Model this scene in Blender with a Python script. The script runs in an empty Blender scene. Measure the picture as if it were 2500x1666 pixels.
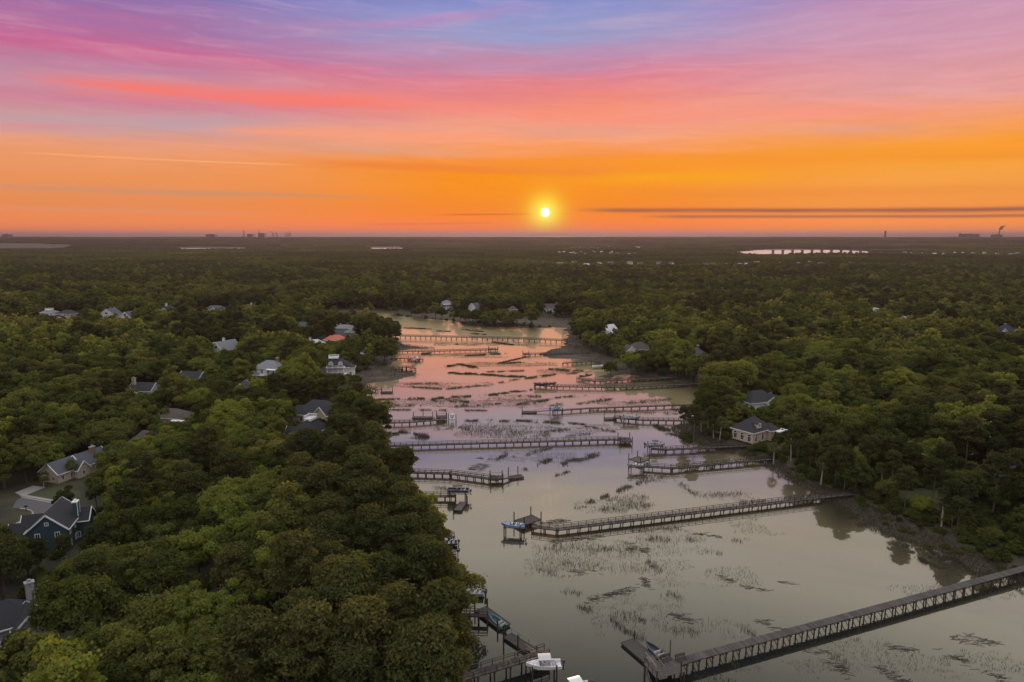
import bpy, math, random
import numpy as np
from mathutils import Vector, Matrix
R = math.radians
rng = np.random.default_rng(7)
random.seed(7)
SC = bpy.context.scene
COL = SC.collection

# ------------------------------------------------------------------ camera
CAM_H, PITCH, F = 80.0, R(8.8), 1667.0          # metres, radians, focal length in photo pixels (2500 wide)
cam_d = bpy.data.cameras.new('camera'); cam = bpy.data.objects.new('camera', cam_d); COL.objects.link(cam)
cam.location = (0, 0, CAM_H); cam.rotation_euler = (R(90) - PITCH, 0, 0)
cam_d.sensor_width = 36; cam_d.lens = 36 * F / 2500; cam_d.clip_start = 1; cam_d.clip_end = 150000
SC.camera = cam
cp, sp = math.cos(PITCH), math.sin(PITCH)
def ray(u, v):
    x = (u - 1250) / F; y = (833 - v) / F
    return Vector((x, cp + y * sp, -sp + y * cp))
def at(u, v, z=0.0):                            # the point of height z that a photo pixel shows
    d = ray(u, v); t = (z - CAM_H) / d.z
    return Vector((d.x * t, d.y * t, z))
def proj(x, y, z):
    dz = z - CAM_H
    w = y * cp - dz * sp; h = y * sp + dz * cp
    return 1250 + F * x / w, 833 - F * h / w, w
def ang(u, v):
    d = ray(u, v).normalized()
    return math.degrees(math.atan2(d.x, d.y)), math.degrees(math.asin(d.z))

def srgb(r, g, b):
    f = lambda c: (c / 255 / 12.92) if c <= 10 else ((c / 255 + .055) / 1.055) ** 2.4
    return (f(r), f(g), f(b), 1)

# ------------------------------------------------------------------ node helpers
class E:                                        # tiny arithmetic on shader sockets
    def __init__(s, nt, sock): s.nt, s.s = nt, sock
    def _op(s, op, *a, clamp=False):
        n = s.nt.nodes.new('ShaderNodeMath'); n.operation = op; n.use_clamp = clamp
        for i, q in enumerate((s,) + a):
            if isinstance(q, E): s.nt.links.new(q.s, n.inputs[i])
            else: n.inputs[i].default_value = q
        return E(s.nt, n.outputs[0])
    def __add__(s, o): return s._op('ADD', o)
    def __sub__(s, o): return s._op('SUBTRACT', o)
    def __mul__(s, o): return s._op('MULTIPLY', o)
    def __truediv__(s, o): return s._op('DIVIDE', o)
    def smooth(s, a, b):
        n = s.nt.nodes.new('ShaderNodeMapRange'); n.interpolation_type = 'SMOOTHSTEP'
        s.nt.links.new(s.s, n.inputs['Value']); n.inputs['From Min'].default_value = a; n.inputs['From Max'].default_value = b
        return E(s.nt, n.outputs[0])
def xyz(nt, *c):
    n = nt.nodes.new('ShaderNodeCombineXYZ')
    for i, q in enumerate(c):
        if isinstance(q, E): nt.links.new(q.s, n.inputs[i])
        else: n.inputs[i].default_value = q
    return n.outputs[0]
def noise(nt, vec, scale=1, detail=3, rough=.5):
    n = nt.nodes.new('ShaderNodeTexNoise'); n.inputs['Scale'].default_value = scale
    n.inputs['Detail'].default_value = detail; n.inputs['Roughness'].default_value = rough
    if vec is not None: nt.links.new(vec, n.inputs['Vector'])
    return E(nt, n.outputs['Fac'])
def ramp(nt, fac, stops):
    n = nt.nodes.new('ShaderNodeValToRGB'); cr = n.color_ramp
    while len(cr.elements) > 1: cr.elements.remove(cr.elements[-1])
    cr.elements[0].position, cr.elements[0].color = stops[0]
    for p, c in stops[1:]:
        el = cr.elements.new(p); el.color = c
    nt.links.new(fac.s if isinstance(fac, E) else fac, n.inputs[0])
    return n.outputs[0]
def mix(nt, fac, a, b, mode='MIX'):
    n = nt.nodes.new('ShaderNodeMix'); n.data_type = 'RGBA'; n.blend_type = mode
    for sock, q in ((n.inputs[0], fac), (n.inputs[6], a), (n.inputs[7], b)):
        if isinstance(q, E): nt.links.new(q.s, sock)
        elif isinstance(q, bpy.types.NodeSocket): nt.links.new(q, sock)
        else: sock.default_value = q
    return n.outputs[2]

# ------------------------------------------------------------------ sky and sun
SUN_DIR = ray(1331, 519).normalized()
def sk(r, g, b): return tuple(q * .80 for q in srgb(r, g, b)[:3]) + (1,)
def build_world():
    w = bpy.data.worlds.new('World'); SC.world = w; w.use_nodes = True
    nt = w.node_tree; nt.nodes.clear()
    out = nt.nodes.new('ShaderNodeOutputWorld'); bg = nt.nodes.new('ShaderNodeBackground')
    tc = nt.nodes.new('ShaderNodeTexCoord'); se = nt.nodes.new('ShaderNodeSeparateXYZ')
    nt.links.new(tc.outputs['Generated'], se.inputs[0])
    x, y, z = (E(nt, o) for o in se.outputs)
    e = z._op('ARCSINE') * 57.29578
    az = x._op('ARCTAN2', y) * 57.29578
    n1 = noise(nt, xyz(nt, az * .035, e * .30 + az * .010, 0), 1, 4, .55)
    n2 = noise(nt, xyz(nt, az * .10, e * 1.3 + az * .02, 7), 1, 4, .6)
    lift = e.smooth(1.5, 9)
    e2 = e + (n1 - .5) * lift * 3.2 + (n2 - .5) * lift * 1.3
    fac = (e2 / 90)._op('MAXIMUM', 0.0)
    def col(pts):                               # pts: (photo row at the picture's middle, colour)
        st = [((ang(1250, v)[1]) / 90, sk(*c)) for v, c in pts]
        st += [(21.5 / 90, sk(222, 212, 210)), (27 / 90, srgb(240, 234, 226)), (42 / 90, srgb(246, 244, 240)), (60 / 90, srgb(244, 244, 243)), (1, srgb(242, 243, 243))]  # unseen upper sky, made paler and brighter to light water and trees
        return sorted([(max(p, 0), c) for p, c in st], key=lambda q: q[0])
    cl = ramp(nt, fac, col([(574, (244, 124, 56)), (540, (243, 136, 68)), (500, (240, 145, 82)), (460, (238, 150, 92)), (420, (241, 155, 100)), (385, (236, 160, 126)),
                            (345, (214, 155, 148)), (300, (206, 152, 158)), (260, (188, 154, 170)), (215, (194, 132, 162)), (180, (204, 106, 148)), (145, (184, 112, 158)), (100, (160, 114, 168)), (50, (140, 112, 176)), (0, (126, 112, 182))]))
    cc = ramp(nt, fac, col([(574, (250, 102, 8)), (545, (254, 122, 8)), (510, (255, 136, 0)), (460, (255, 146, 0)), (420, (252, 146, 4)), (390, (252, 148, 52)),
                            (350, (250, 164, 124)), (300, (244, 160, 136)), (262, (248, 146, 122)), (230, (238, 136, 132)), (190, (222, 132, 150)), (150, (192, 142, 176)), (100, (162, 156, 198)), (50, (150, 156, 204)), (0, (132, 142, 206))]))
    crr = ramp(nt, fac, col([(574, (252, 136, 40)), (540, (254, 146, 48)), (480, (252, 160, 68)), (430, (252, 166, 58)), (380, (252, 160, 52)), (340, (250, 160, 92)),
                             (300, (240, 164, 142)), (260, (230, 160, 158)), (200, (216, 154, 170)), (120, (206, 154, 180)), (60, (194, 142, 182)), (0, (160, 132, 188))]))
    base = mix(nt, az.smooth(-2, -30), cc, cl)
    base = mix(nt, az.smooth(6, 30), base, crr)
    back = ramp(nt, fac, [(0, srgb(170, 150, 160)), (8 / 90, srgb(206, 172, 178)), (20 / 90, srgb(196, 190, 202)), (27 / 90, srgb(228, 222, 218)), (42 / 90, srgb(244, 242, 239)), (60 / 90, srgb(244, 244, 243)), (1, srgb(242, 243, 243))])  # unseen sky behind the camera, brightened to light the near sides of trees
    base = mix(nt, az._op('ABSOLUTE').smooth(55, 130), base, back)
    def band(u0, v0, u1, v1, th, colr, strength, fade=5, wob=.5, soft=1.0):
        nonlocal base
        a0, e0 = ang(u0, v0); a1, e1 = ang(u1, v1); k = (e1 - e0) / (a1 - a0)
        line = (az - a0) * k + e0
        d = (e - line + (n1 - .5) * wob * 2 + (n2 - .5) * wob) / th
        g = (d * d * -1.0)._op('EXPONENT')
        win = az.smooth(a0 - fade, a0 + fade) * az.smooth(a1 + fade, a1 - fade)
        streak = (n2 - .5) * 1.3 * soft + 1.0 - .15 * soft
        base = mix(nt, (g * win * streak * strength)._op('MINIMUM', 1.0, clamp=True), base, sk(*colr))
    n3 = noise(nt, xyz(nt, az * .13 + (n1 - .5) * 4.0, e * 1.5 + az * .05 + (n1 - .5) * 7.0, 3), 1, 5, .62)
    wis = nt.nodes.new('ShaderNodeVectorMath'); wis.operation = 'SCALE'; nt.links.new(base, wis.inputs[0]); lift2 = e.smooth(5.5, 10)
    nt.links.new(((n3 - .5) * (lift * .34) + 1.0).s, wis.inputs['Scale']); base = wis.outputs[0]
    base = mix(nt, n3.smooth(.48, .8) * lift2 * .34, base, sk(214, 170, 172))
    band(-300, 285, 660, 300, .8, (186, 166, 176), .7, 5, 1.0)
    band(700, 362, 1080, 372, .35, (206, 166, 150), .6, 5, .6)
    band(1250, 318, 1560, 322, .4, (222, 160, 150), .6, 5, .6)
    band(1950, 320, 2250, 312, .4, (214, 164, 160), .5, 5, .6)
    band(-500, 172, 1300, 250, .95, (212, 118, 146), .65, 7, 1.0)
    band(150, 195, 1000, 258, .55, (255, 122, 104), .95, 5, .8)
    band(900, 252, 2300, 268, .7, (254, 146, 124), .6, 7, 1.0)
    band(560, 318, 1250, 336, .30, (255, 160, 120), .8, 4, .5)
    band(-100, 306, 240, 310, .25, (226, 140, 146), .6, 3, .4)
    band(700, 70, 1250, 26, .35, (190, 138, 186), .6, 5, .7)
    band(1150, 95, 1420, 90, .5, (142, 160, 206), .6, 4, .6)
    band(-100, 425, 900, 440, .25, (246, 150, 72), .5, 5, .4)
    band(780, 400, 1650, 420, .30, (232, 118, 18), .55, 5, .5)
    band(1500, 470, 2600, 462, .35, (240, 138, 40), .45, 6, .5)
    band(1700, 395, 2700, 372, .4, (236, 136, 44), .5, 6, .7)
    band(1350, 425, 2700, 345, .9, (255, 156, 36), .75, 7, 1.2)
    band(1480, 436, 1850, 432, .45, (255, 172, 2), .85, 5, .5)
    band(860, 405, 1500, 412, .35, (246, 134, 66), .55, 4, .5)
    band(-100, 452, 760, 478, .18, (196, 150, 118), .6, 5, .25)
    band(400, 466, 900, 482, .14, (204, 148, 100), .55, 5, .2)
    band(-200, 500, 620, 520, .2, (222, 150, 110), .5, 5, .3)
    band(80, 374, 700, 402, .055, (255, 176, 116), .8, 2, 0, .2)
    band(1440, 513, 2900, 506, .17, (142, 80, 64), .95, 2.5, .14, .6)
    band(1600, 529, 2900, 523, .12, (160, 88, 66), .9, 2.5, .1, .6)
    band(1090, 525, 1370, 522, .07, (196, 88, 16), .8, 2, .05, .5)
    band(920, 548, 1200, 545, .08, (224, 100, 40), .6, 2.5, .06, .5)
    lowb = nt.nodes.new('ShaderNodeVectorMath'); lowb.operation = 'SCALE'; nt.links.new(base, lowb.inputs[0]); nt.links.new((e.smooth(2.6, .2) * .22 + 1.0).s, lowb.inputs['Scale']); base = lowb.outputs[0]
    # the sun and its glow
    vs = nt.nodes.new('ShaderNodeVectorMath'); vs.operation = 'DOT_PRODUCT'
    nt.links.new(tc.outputs['Generated'], vs.inputs[0]); vs.inputs[1].default_value = SUN_DIR
    sa = E(nt, vs.outputs['Value'])._op('MINIMUM', 1.0)._op('ARCCOSINE') * 57.29578
    glow1 = ((sa / 1.35) * (sa / 1.35) * -1.0)._op('EXPONENT')
    glow2 = (sa / 3.4 * -1.0)._op('EXPONENT')
    base = mix(nt, glow2 * .65, base, sk(255, 158, 0))
    base = mix(nt, glow1 * .95, base, sk(255, 226, 0))
    glow3 = (sa / .5 * -1.0)._op('EXPONENT')
    base = mix(nt, glow3 * .9, base, (1.3, 1.15, .25, 1))
    disc = sa.smooth(.38, .20)
    base = mix(nt, disc, base, (12.0, 9.5, 4.0, 1))
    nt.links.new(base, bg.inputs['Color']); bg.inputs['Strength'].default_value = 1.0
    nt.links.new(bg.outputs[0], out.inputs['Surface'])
build_world()
sl = bpy.data.lights.new('sun', 'SUN'); sl.energy = 3.6; sl.angle = R(.6); sl.color = (1, .58, .26)
so = bpy.data.objects.new('sun', sl); COL.objects.link(so); so.rotation_euler = SUN_DIR.to_track_quat('Z', 'Y').to_euler(); so.location = (0, 0, 300)
SC.view_settings.view_transform = 'Standard'; SC.view_settings.look = 'None'; SC.view_settings.exposure = 0.32; SC.view_settings.gamma = 1
SC.render.engine = 'CYCLES'
cy = SC.cycles
cy.use_denoising = True; cy.max_bounces = 6; cy.diffuse_bounces = 3; cy.glossy_bounces = 2; cy.transmission_bounces = 3; cy.transparent_max_bounces = 6; cy.volume_bounces = 0
cy.sample_clamp_indirect = 3

# ------------------------------------------------------------------ materials
MATS = {}
def newmat(name):
    m = bpy.data.materials.new(name); m.use_nodes = True; MATS[name] = m
    return m, m.node_tree, m.node_tree.nodes['Principled BSDF']
def mat(name, c, rough=.7, var=.25, scale=3.0, metal=0, c2=None, bump=0.0):
    m, nt, b = newmat(name)
    b.inputs['Roughness'].default_value = rough; b.inputs['Metallic'].default_value = metal
    tc = nt.nodes.new('ShaderNodeTexCoord')
    n = noise(nt, tc.outputs['Object'], scale, 5, .6)
    lo = tuple(q * (1 - var) for q in c) + (1,); hi = tuple(min(1, q * (1 + var)) for q in (c2 or c)) + (1,)
    nt.links.new(ramp(nt, n, [(.3, lo), (.7, hi)]), b.inputs['Base Color'])
    if bump:
        bp = nt.nodes.new('ShaderNodeBump'); bp.inputs['Strength'].default_value = bump; bp.inputs['Distance'].default_value = .05
        nt.links.new(n.s, bp.inputs['Height']); nt.links.new(bp.outputs[0], b.inputs['Normal'])
    return m
def wood_mat(name, c, tone=.5):                 # weathered timber: each piece its own tone
    m, nt, b = newmat(name)
    oi = nt.nodes.new('ShaderNodeObjectInfo'); tc = nt.nodes.new('ShaderNodeTexCoord')
    mp = nt.nodes.new('ShaderNodeMapping'); mp.inputs['Scale'].default_value = (1.5, 9, 6); nt.links.new(tc.outputs['Object'], mp.inputs[0])
    n = noise(nt, mp.outputs[0], 1, 4, .6)
    f = E(nt, oi.outputs['Random']) * tone + n * (1 - tone)
    nt.links.new(ramp(nt, f, [(.15, tuple(q * .55 for q in c) + (1,)), (.5, c + (1,)), (.95, tuple(min(1, q * 1.7) for q in c) + (1,))]), b.inputs['Base Color'])
    b.inputs['Roughness'].default_value = .8
    return m
wood_mat('deck_wood', (.060, .055, .053), .65)
wood_mat('pile_wood', (.024, .020, .017), .4)
wood_mat('rail_wood', (.038, .032, .028), .4)
wood_mat('new_wood', (.16, .10, .06), .4)
mat('white_paint', (.62, .63, .65), .5, .08)
mat('cream_paint', (.45, .38, .29), .6, .1)
mat('tan_paint', (.30, .26, .21), .6, .1)
mat('grey_paint', (.26, .26, .29), .6, .1)
mat('teal_paint', (.028, .062, .075), .6, .15)
mat('trim_white', (.72, .73, .76), .45, .05)
mat('slate_shingle', (.062, .072, .092), .85, .35, 6)
mat('black_shingle', (.020, .022, .030), .85, .35, 6)
mat('brown_shingle', (.070, .056, .054), .85, .3, 6)
mat('grey_shingle', (.16, .17, .20), .8, .2, 6)
mat('metal_roof', (.42, .44, .50), .4, .1, 2)
mat('red_metal_roof', (.42, .10, .055), .5, .2, 2)
mat('navy_shingle', (.018, .028, .050), .85, .3, 6)
mat('brick', (.20, .12, .09), .85, .3, 8)
mat('dark_metal', (.03, .03, .033), .4, .2)
mat('alu', (.45, .46, .48), .35, .1, 3, .7)
mat('galvanised', (.17, .17, .175), .75, .15, 3)
mat('gel_white', (.66, .68, .72), .25, .05)
mat('gel_blue', (.16, .28, .48), .3, .08)
mat('gel_teal', (.03, .22, .26), .35, .1)
mat('gel_dark', (.04, .05, .075), .35, .1)
mat('gel_grey', (.22, .23, .25), .35, .1)
mat('seat_vinyl', (.42, .42, .43), .6, .1)
mat('canvas_grey', (.52, .52, .56), .8, .06)
mat('canvas_dark', (.06, .065, .075), .8, .1)
mat('rubber', (.012, .012, .012), .6, .1)
mat('asphalt', (.085, .085, .095), .9, .15, 2)
mat('concrete', (.27, .26, .25), .9, .12, 1.5)
mat('bark', (.075, .060, .048), .9, .35, 4)
mat('pale_bark', (.26, .23, .20), .9, .25, 4)
mat('debris', (.050, .042, .034), .9, .4, 4)
mat('far_concrete', (.10, .10, .11), .8, .1)
mat('far_steel', (.03, .03, .035), .7, .1)
m_, nt_, b_ = newmat('glass'); b_.inputs['Base Color'].default_value = (.012, .015, .02, 1); b_.inputs['Roughness'].default_value = .08; b_.inputs['IOR'].default_value = 1.5
m_, nt_, b_ = newmat('windshield'); b_.inputs['Base Color'].default_value = (.10, .12, .14, 1); b_.inputs['Roughness'].default_value = .05; b_.inputs['Alpha'].default_value = .55

def leaf_mat(name, stops, transl=.35):
    m = bpy.data.materials.new(name); m.use_nodes = True; MATS[name] = m; nt = m.node_tree; nt.nodes.clear()
    out = nt.nodes.new('ShaderNodeOutputMaterial')
    a = nt.nodes.new('ShaderNodeAttribute'); a.attribute_type = 'INSTANCER'; a.attribute_name = 'tint'
    tc = nt.nodes.new('ShaderNodeTexCoord')
    n = noise(nt, tc.outputs['Object'], .55, 3, .6)
    f = E(nt, a.outputs['Fac']) + (n - .5) * .55
    c = ramp(nt, f, stops)
    d = nt.nodes.new('ShaderNodeBsdfDiffuse'); t = nt.nodes.new('ShaderNodeBsdfTranslucent'); mx = nt.nodes.new('ShaderNodeMixShader')
    nt.links.new(c, d.inputs[0])
    nt.links.new(mix(nt, 1.0, c, (1.25, 1.15, .55, 1), 'MULTIPLY'), t.inputs[0])
    mx.inputs[0].default_value = transl
    nt.links.new(d.outputs[0], mx.inputs[1]); nt.links.new(t.outputs[0], mx.inputs[2]); nt.links.new(mx.outputs[0], out.inputs[0])
    return m
leaf_mat('broad_leaf', [(0, (.040, .053, .019, 1)), (.25, (.070, .089, .026, 1)), (.5, (.108, .130, .036, 1)), (.68, (.148, .154, .050, 1)), (.85, (.160, .192, .044, 1)), (1, (.196, .226, .046, 1))], .42)
leaf_mat('pine_leaf', [(0, (.040, .050, .022, 1)), (.5, (.070, .080, .030, 1)), (1, (.115, .115, .042, 1))], .35)
leaf_mat('palm_leaf', [(0, (.05, .06, .025, 1)), (1, (.12, .13, .05, 1))], .2)
mat('dead_frond', (.13, .10, .07), .9, .3, 4)
mat('blossom', (.62, .60, .52), .7, .1)
def grass_mat(name, c1, c2):
    m = bpy.data.materials.new(name); m.use_nodes = True; MATS[name] = m; nt = m.node_tree; b = nt.nodes['Principled BSDF']
    g = nt.nodes.new('ShaderNodeNewGeometry')
    n = noise(nt, g.outputs['Position'], .25, 4, .7)
    nt.links.new(ramp(nt, n, [(.3, c1 + (1,)), (.7, c2 + (1,))]), b.inputs['Base Color']); b.inputs['Roughness'].default_value = .9
    return m
grass_mat('reed', (.040, .038, .022), (.095, .082, .054))
grass_mat('brown_reed', (.034, .033, .017), (.070, .060, .034))

# water: turbid, mirror-calm
def water_mat(name, silt, f0, ripple, sheen, soft):
    m = bpy.data.materials.new(name); m.use_nodes = True; MATS[name] = m; nt = m.node_tree; nt.nodes.clear()
    out = nt.nodes.new('ShaderNodeOutputMaterial'); d = nt.nodes.new('ShaderNodeBsdfDiffuse'); g = nt.nodes.new('ShaderNodeBsdfGlossy'); lw = nt.nodes.new('ShaderNodeLayerWeight'); mx = nt.nodes.new('ShaderNodeMixShader')
    d.inputs[0].default_value = silt; g.inputs[0].default_value = sheen; g.inputs['Roughness'].default_value = .012; lw.inputs['Blend'].default_value = .5
    g2 = nt.nodes.new('ShaderNodeBsdfGlossy'); g2.inputs[0].default_value = soft; g2.inputs['Roughness'].default_value = .30; gm = nt.nodes.new('ShaderNodeMixShader')
    ge = nt.nodes.new('ShaderNodeNewGeometry'); n = noise(nt, ge.outputs['Position'], .35, 4, .6); n2 = noise(nt, ge.outputs['Position'], .018, 4, .6)
    nt.links.new((n2.smooth(.35, .7) * .10 + E(nt, lw.outputs['Facing'])._op('POWER', 3.0) * .92).s, gm.inputs[0])                # wavelets blur part of the mirror image, more where a breeze touches
    nt.links.new(g.outputs[0], gm.inputs[1]); nt.links.new(g2.outputs[0], gm.inputs[2])
    if ripple:
        bp = nt.nodes.new('ShaderNodeBump'); bp.inputs['Strength'].default_value = ripple; bp.inputs['Distance'].default_value = .02
        nt.links.new(n.s, bp.inputs['Height']); nt.links.new(bp.outputs[0], g.inputs['Normal'])
    f = E(nt, lw.outputs['Facing']).smooth(.35, 1.0) * (1 - f0) + f0              # glassier towards grazing
    nt.links.new(f.s, mx.inputs[0]); nt.links.new(d.outputs[0], mx.inputs[1]); nt.links.new(gm.outputs[0], mx.inputs[2]); nt.links.new(mx.outputs[0], out.inputs[0])
    return m
water_mat('water', (.010, .013, .014, 1), .02, .05, (1, .98, .88, 1), (1, .86, .50, 1))
water_mat('far_water', (.20, .20, .20, 1), .1, .0, (1, .97, .85, 1), (1, .97, .9, 1))

# ------------------------------------------------------------------ mesh helpers
def arr_mesh(name, V, Q, mats, midx=None, smooth=False):
    V = np.asarray(V, np.float32); Q = np.asarray(Q, np.int32)
    me = bpy.data.meshes.new(name)
    me.vertices.add(len(V)); me.vertices.foreach_set('co', V.ravel())
    k = Q.shape[1]
    me.loops.add(Q.size); me.loops.foreach_set('vertex_index', Q.ravel())
    me.polygons.add(len(Q)); me.polygons.foreach_set('loop_start', np.arange(len(Q), dtype=np.int32) * k)
    for m in mats: me.materials.append(MATS[m])
    if midx is not None: me.polygons.foreach_set('material_index', np.asarray(midx, np.int32))
    if smooth: me.polygons.foreach_set('use_smooth', np.ones(len(Q), bool))
    me.update(calc_edges=True); me.validate()
    return me
class MB:
    def __init__(s): s.v, s.f = [], []
    def poly(s, pts, faces):
        o = len(s.v); s.v += [tuple(p) for p in pts]; s.f += [tuple(i + o for i in f) for f in faces]; return s
    def box(s, x0, x1, y0, y1, z0, z1):
        return s.poly([(x0, y0, z0), (x1, y0, z0), (x1, y1, z0), (x0, y1, z0), (x0, y0, z1), (x1, y0, z1), (x1, y1, z1), (x0, y1, z1)],
                      [(3, 2, 1, 0), (4, 5, 6, 7), (0, 1, 5, 4), (1, 2, 6, 5), (2, 3, 7, 6), (3, 0, 4, 7)])
    def bar(s, a, b, w, h=None):                # a square bar between two points
        a, b = Vector(a), Vector(b); h = h or w; d = (b - a).normalized()
        up = Vector((0, 0, 1)) if abs(d.z) < .95 else Vector((1, 0, 0))
        r = d.cross(up).normalized(); u = r.cross(d)
        p = []
        for q in (a, b):
            for i, j in ((-1, -1), (1, -1), (1, 1), (-1, 1)): p.append(q + r * (i * w / 2) + u * (j * h / 2))
        return s.poly(p, [(3, 2, 1, 0), (4, 5, 6, 7), (0, 1, 5, 4), (1, 2, 6, 5), (2, 3, 7, 6), (3, 0, 4, 7)])
    def tube(s, pts, rad, n=6):
        o = len(s.v); L = len(pts)
        for i, p in enumerate(pts):
            p = Vector(p); d = (Vector(pts[min(i + 1, L - 1)]) - Vector(pts[max(i - 1, 0)])).normalized()
            up = Vector((0, 0, 1)) if abs(d.z) < .9 else Vector((1, 0, 0))
            r = d.cross(up).normalized(); u = r.cross(d); q = rad[i] if hasattr(rad, '__len__') else rad
            for k in range(n):
                t = 2 * math.pi * k / n; s.v.append(tuple(p + (r * math.cos(t) + u * math.sin(t)) * q))
        for i in range(L - 1):
            for k in range(n):
                k2 = (k + 1) % n; s.f.append((o + i * n + k, o + i * n + k2, o + (i + 1) * n + k2, o + (i + 1) * n + k))
        s.f.append(tuple(o + k for k in reversed(range(n)))); s.f.append(tuple(o + (L - 1) * n + k for k in range(n)))
        return s
    def mesh(s, name, m):
        me = bpy.data.meshes.new(name); me.from_pydata(s.v, [], s.f); me.materials.append(MATS[m]); me.update(); return me
def O(name, me=None, parent=None, loc=(0, 0, 0), rz=0.0, scale=None, rot=None):
    o = bpy.data.objects.new(name, me); COL.objects.link(o); o.location = loc
    o.rotation_euler = rot if rot is not None else (0, 0, rz)
    if scale is not None: o.scale = scale if hasattr(scale, '__len__') else (scale,) * 3
    if parent is not None: o.parent = parent
    return o
def tag(o, label, cat, group=None):
    o['label'] = label; o['category'] = cat
    if group: o['group'] = group
    return o
def thing(name, label, cat, loc, rz=0.0, group=None):
    return tag(O(name, None, None, loc, rz), label, cat, group)
def copy_tree(o, parent=None):
    c = o.copy(); COL.objects.link(c); c.parent = parent
    for ch in list(o.children): copy_tree(ch, c)
    return c

# ------------------------------------------------------------------ shoreline and terrain
WATER_PX = [(1150, 1790), (1152, 1655), (1140, 1560), (1116, 1480), (1094, 1400), (1066, 1330), (1030, 1260), (996, 1200), (976, 1150), (950, 1100), (935, 1078), (965, 1064),
            (940, 1052), (915, 1040), (880, 1030), (850, 1012), (845, 980), (870, 955), (905, 936), (960, 929), (1022, 912), (1010, 906), (950, 905), (936, 895),
            (965, 886), (968, 870), (958, 858), (1000, 853), (1062, 851), (1000, 845), (975, 838), (970, 825), (940, 815), (880, 806), (800, 798), (780, 786), (840, 776),
            (905, 770), (918, 764), (944, 763), (960, 770), (1000, 776), (1050, 779), (1104, 785), (1140, 796), (1200, 799), (1290, 802), (1375, 800),
            (1388, 815), (1376, 830), (1372, 846), (1335, 858), (1312, 867), (1335, 874), (1400, 878), (1440, 884), (1478, 893), (1492, 905), (1465, 921), (1480, 925), (1530, 916),
            (1600, 920), (1650, 930), (1700, 940), (1722, 950), (1702, 975), (1697, 1000), (1690, 1030), (1650, 1045), (1660, 1070), (1690, 1086), (1745, 1100), (1800, 1106), (1862, 1130),
            (1930, 1170), (2000, 1202), (2060, 1237), (2130, 1288), (2190, 1310), (2290, 1352), (2380, 1400), (2450, 1416), (2540, 1430), (2700, 1470), (3000, 1540)]
WATER = np.array([tuple(at(u, v).xy) for u, v in WATER_PX] + [(260, 100), (260, 10), (-4, 10)])
MARSH = np.array([tuple(at(u, v).xy) for u, v in [(-150, 822), (95, 815), (100, 792), (300, 791), (540, 790), (640, 786), (780, 783), (840, 774), (920, 764), (1100, 783), (1370, 800), (1420, 802), (1395, 782),
                  (1300, 775), (1200, 771), (1000, 763), (900, 758), (800, 760), (600, 771), (540, 773), (300, 782), (0, 786), (-150, 786)]])
MARSH2 = np.array([tuple(at(u, v).xy) for u, v in [(1600, 1040), (1690, 1030), (1715, 1062), (1800, 1092), (1885, 1120), (1960, 1162), (2060, 1208), (2150, 1250), (2300, 1312), (2420, 1372), (2540, 1400), (2700, 1440), (2600, 1480), (2100, 1380), (1800, 1120)]])
MARSH3 = np.array([tuple(at(u, v).xy) for u, v in [(880, 940), (1030, 915), (1010, 902), (935, 902), (925, 890), (960, 880), (950, 850), (1062, 853), (1060, 848), (970, 838), (960, 845), (925, 865), (915, 900), (870, 930)]])
MARSH4 = np.array([tuple(at(u, v).xy) for u, v in [(1370, 802), (1372, 846), (1312, 867), (1400, 880), (1500, 905), (1465, 921), (1540, 914), (1500, 890), (1455, 872), (1425, 850), (1400, 830), (1400, 805)]])
def inside(P, poly):
    x, y = P[..., 0], P[..., 1]; c = np.zeros(x.shape, bool); n = len(poly)
    for i in range(n):
        x0, y0 = poly[i]; x1, y1 = poly[(i + 1) % n]
        if y0 == y1: continue
        k = ((y0 > y) != (y1 > y)) & (x < (x1 - x0) * (y - y0) / (y1 - y0) + x0); c ^= k
    return c
def sdist(P, poly):                             # distance to the polygon, negative inside
    x, y = P[..., 0], P[..., 1]; d = np.full(x.shape, 1e9); n = len(poly)
    for i in range(n):
        a = poly[i]; b = poly[(i + 1) % n]; e = b - a; L = (e * e).sum()
        t = np.clip(((x - a[0]) * e[0] + (y - a[1]) * e[1]) / max(L, 1e-9), 0, 1)
        d = np.minimum(d, np.hypot(x - a[0] - t * e[0], y - a[1] - t * e[1]))
    return np.where(inside(P, poly), -d, d)
def marshy(P): return inside(P, MARSH) | inside(P, MARSH2) | inside(P, MARSH3) | inside(P, MARSH4)
GROUND_Z = 1.7
def ss(x): x = np.clip(x, 0, 1); return x * x * (3 - 2 * x)
def vnoise(x, y, s, seed=0):                    # cheap value noise
    def h(i, j): return np.modf(np.abs(np.sin(i * 127.1 + j * 311.7 + seed * 74.7) * 43758.5453))[0]
    x, y = x / s, y / s; i, j = np.floor(x), np.floor(y); fx, fy = ss(x - i), ss(y - j)
    return (h(i, j) * (1 - fx) + h(i + 1, j) * fx) * (1 - fy) + (h(i, j + 1) * (1 - fx) + h(i + 1, j + 1) * fx) * fy
def terrain_z(P):
    d = sdist(P, WATER); wob = (vnoise(P[..., 0], P[..., 1], 7, 1) - .5) * 5 + (vnoise(P[..., 0], P[..., 1], 2.5, 2) - .5) * 2.2
    d2 = d + wob * np.where(np.abs(d) < 25, 1, 0)
    land = .08 + (GROUND_Z - .08) * ss((d2 - 4) / 14)
    mz = .10 + .25 * ss(d2 / 40) + .12 * vnoise(P[..., 0], P[..., 1], 4, 3)
    land = np.where(marshy(P), np.minimum(mz, land), land)
    return np.where(d2 < 0, np.maximum(-.8, d2 * .10 - .03), np.where(d2 < 1.2, -.03 + .11 * d2 / 1.2, land))
def far_rise(x, y): return 40 * ss((np.hypot(x, y) - 4300) / 2500)
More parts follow.
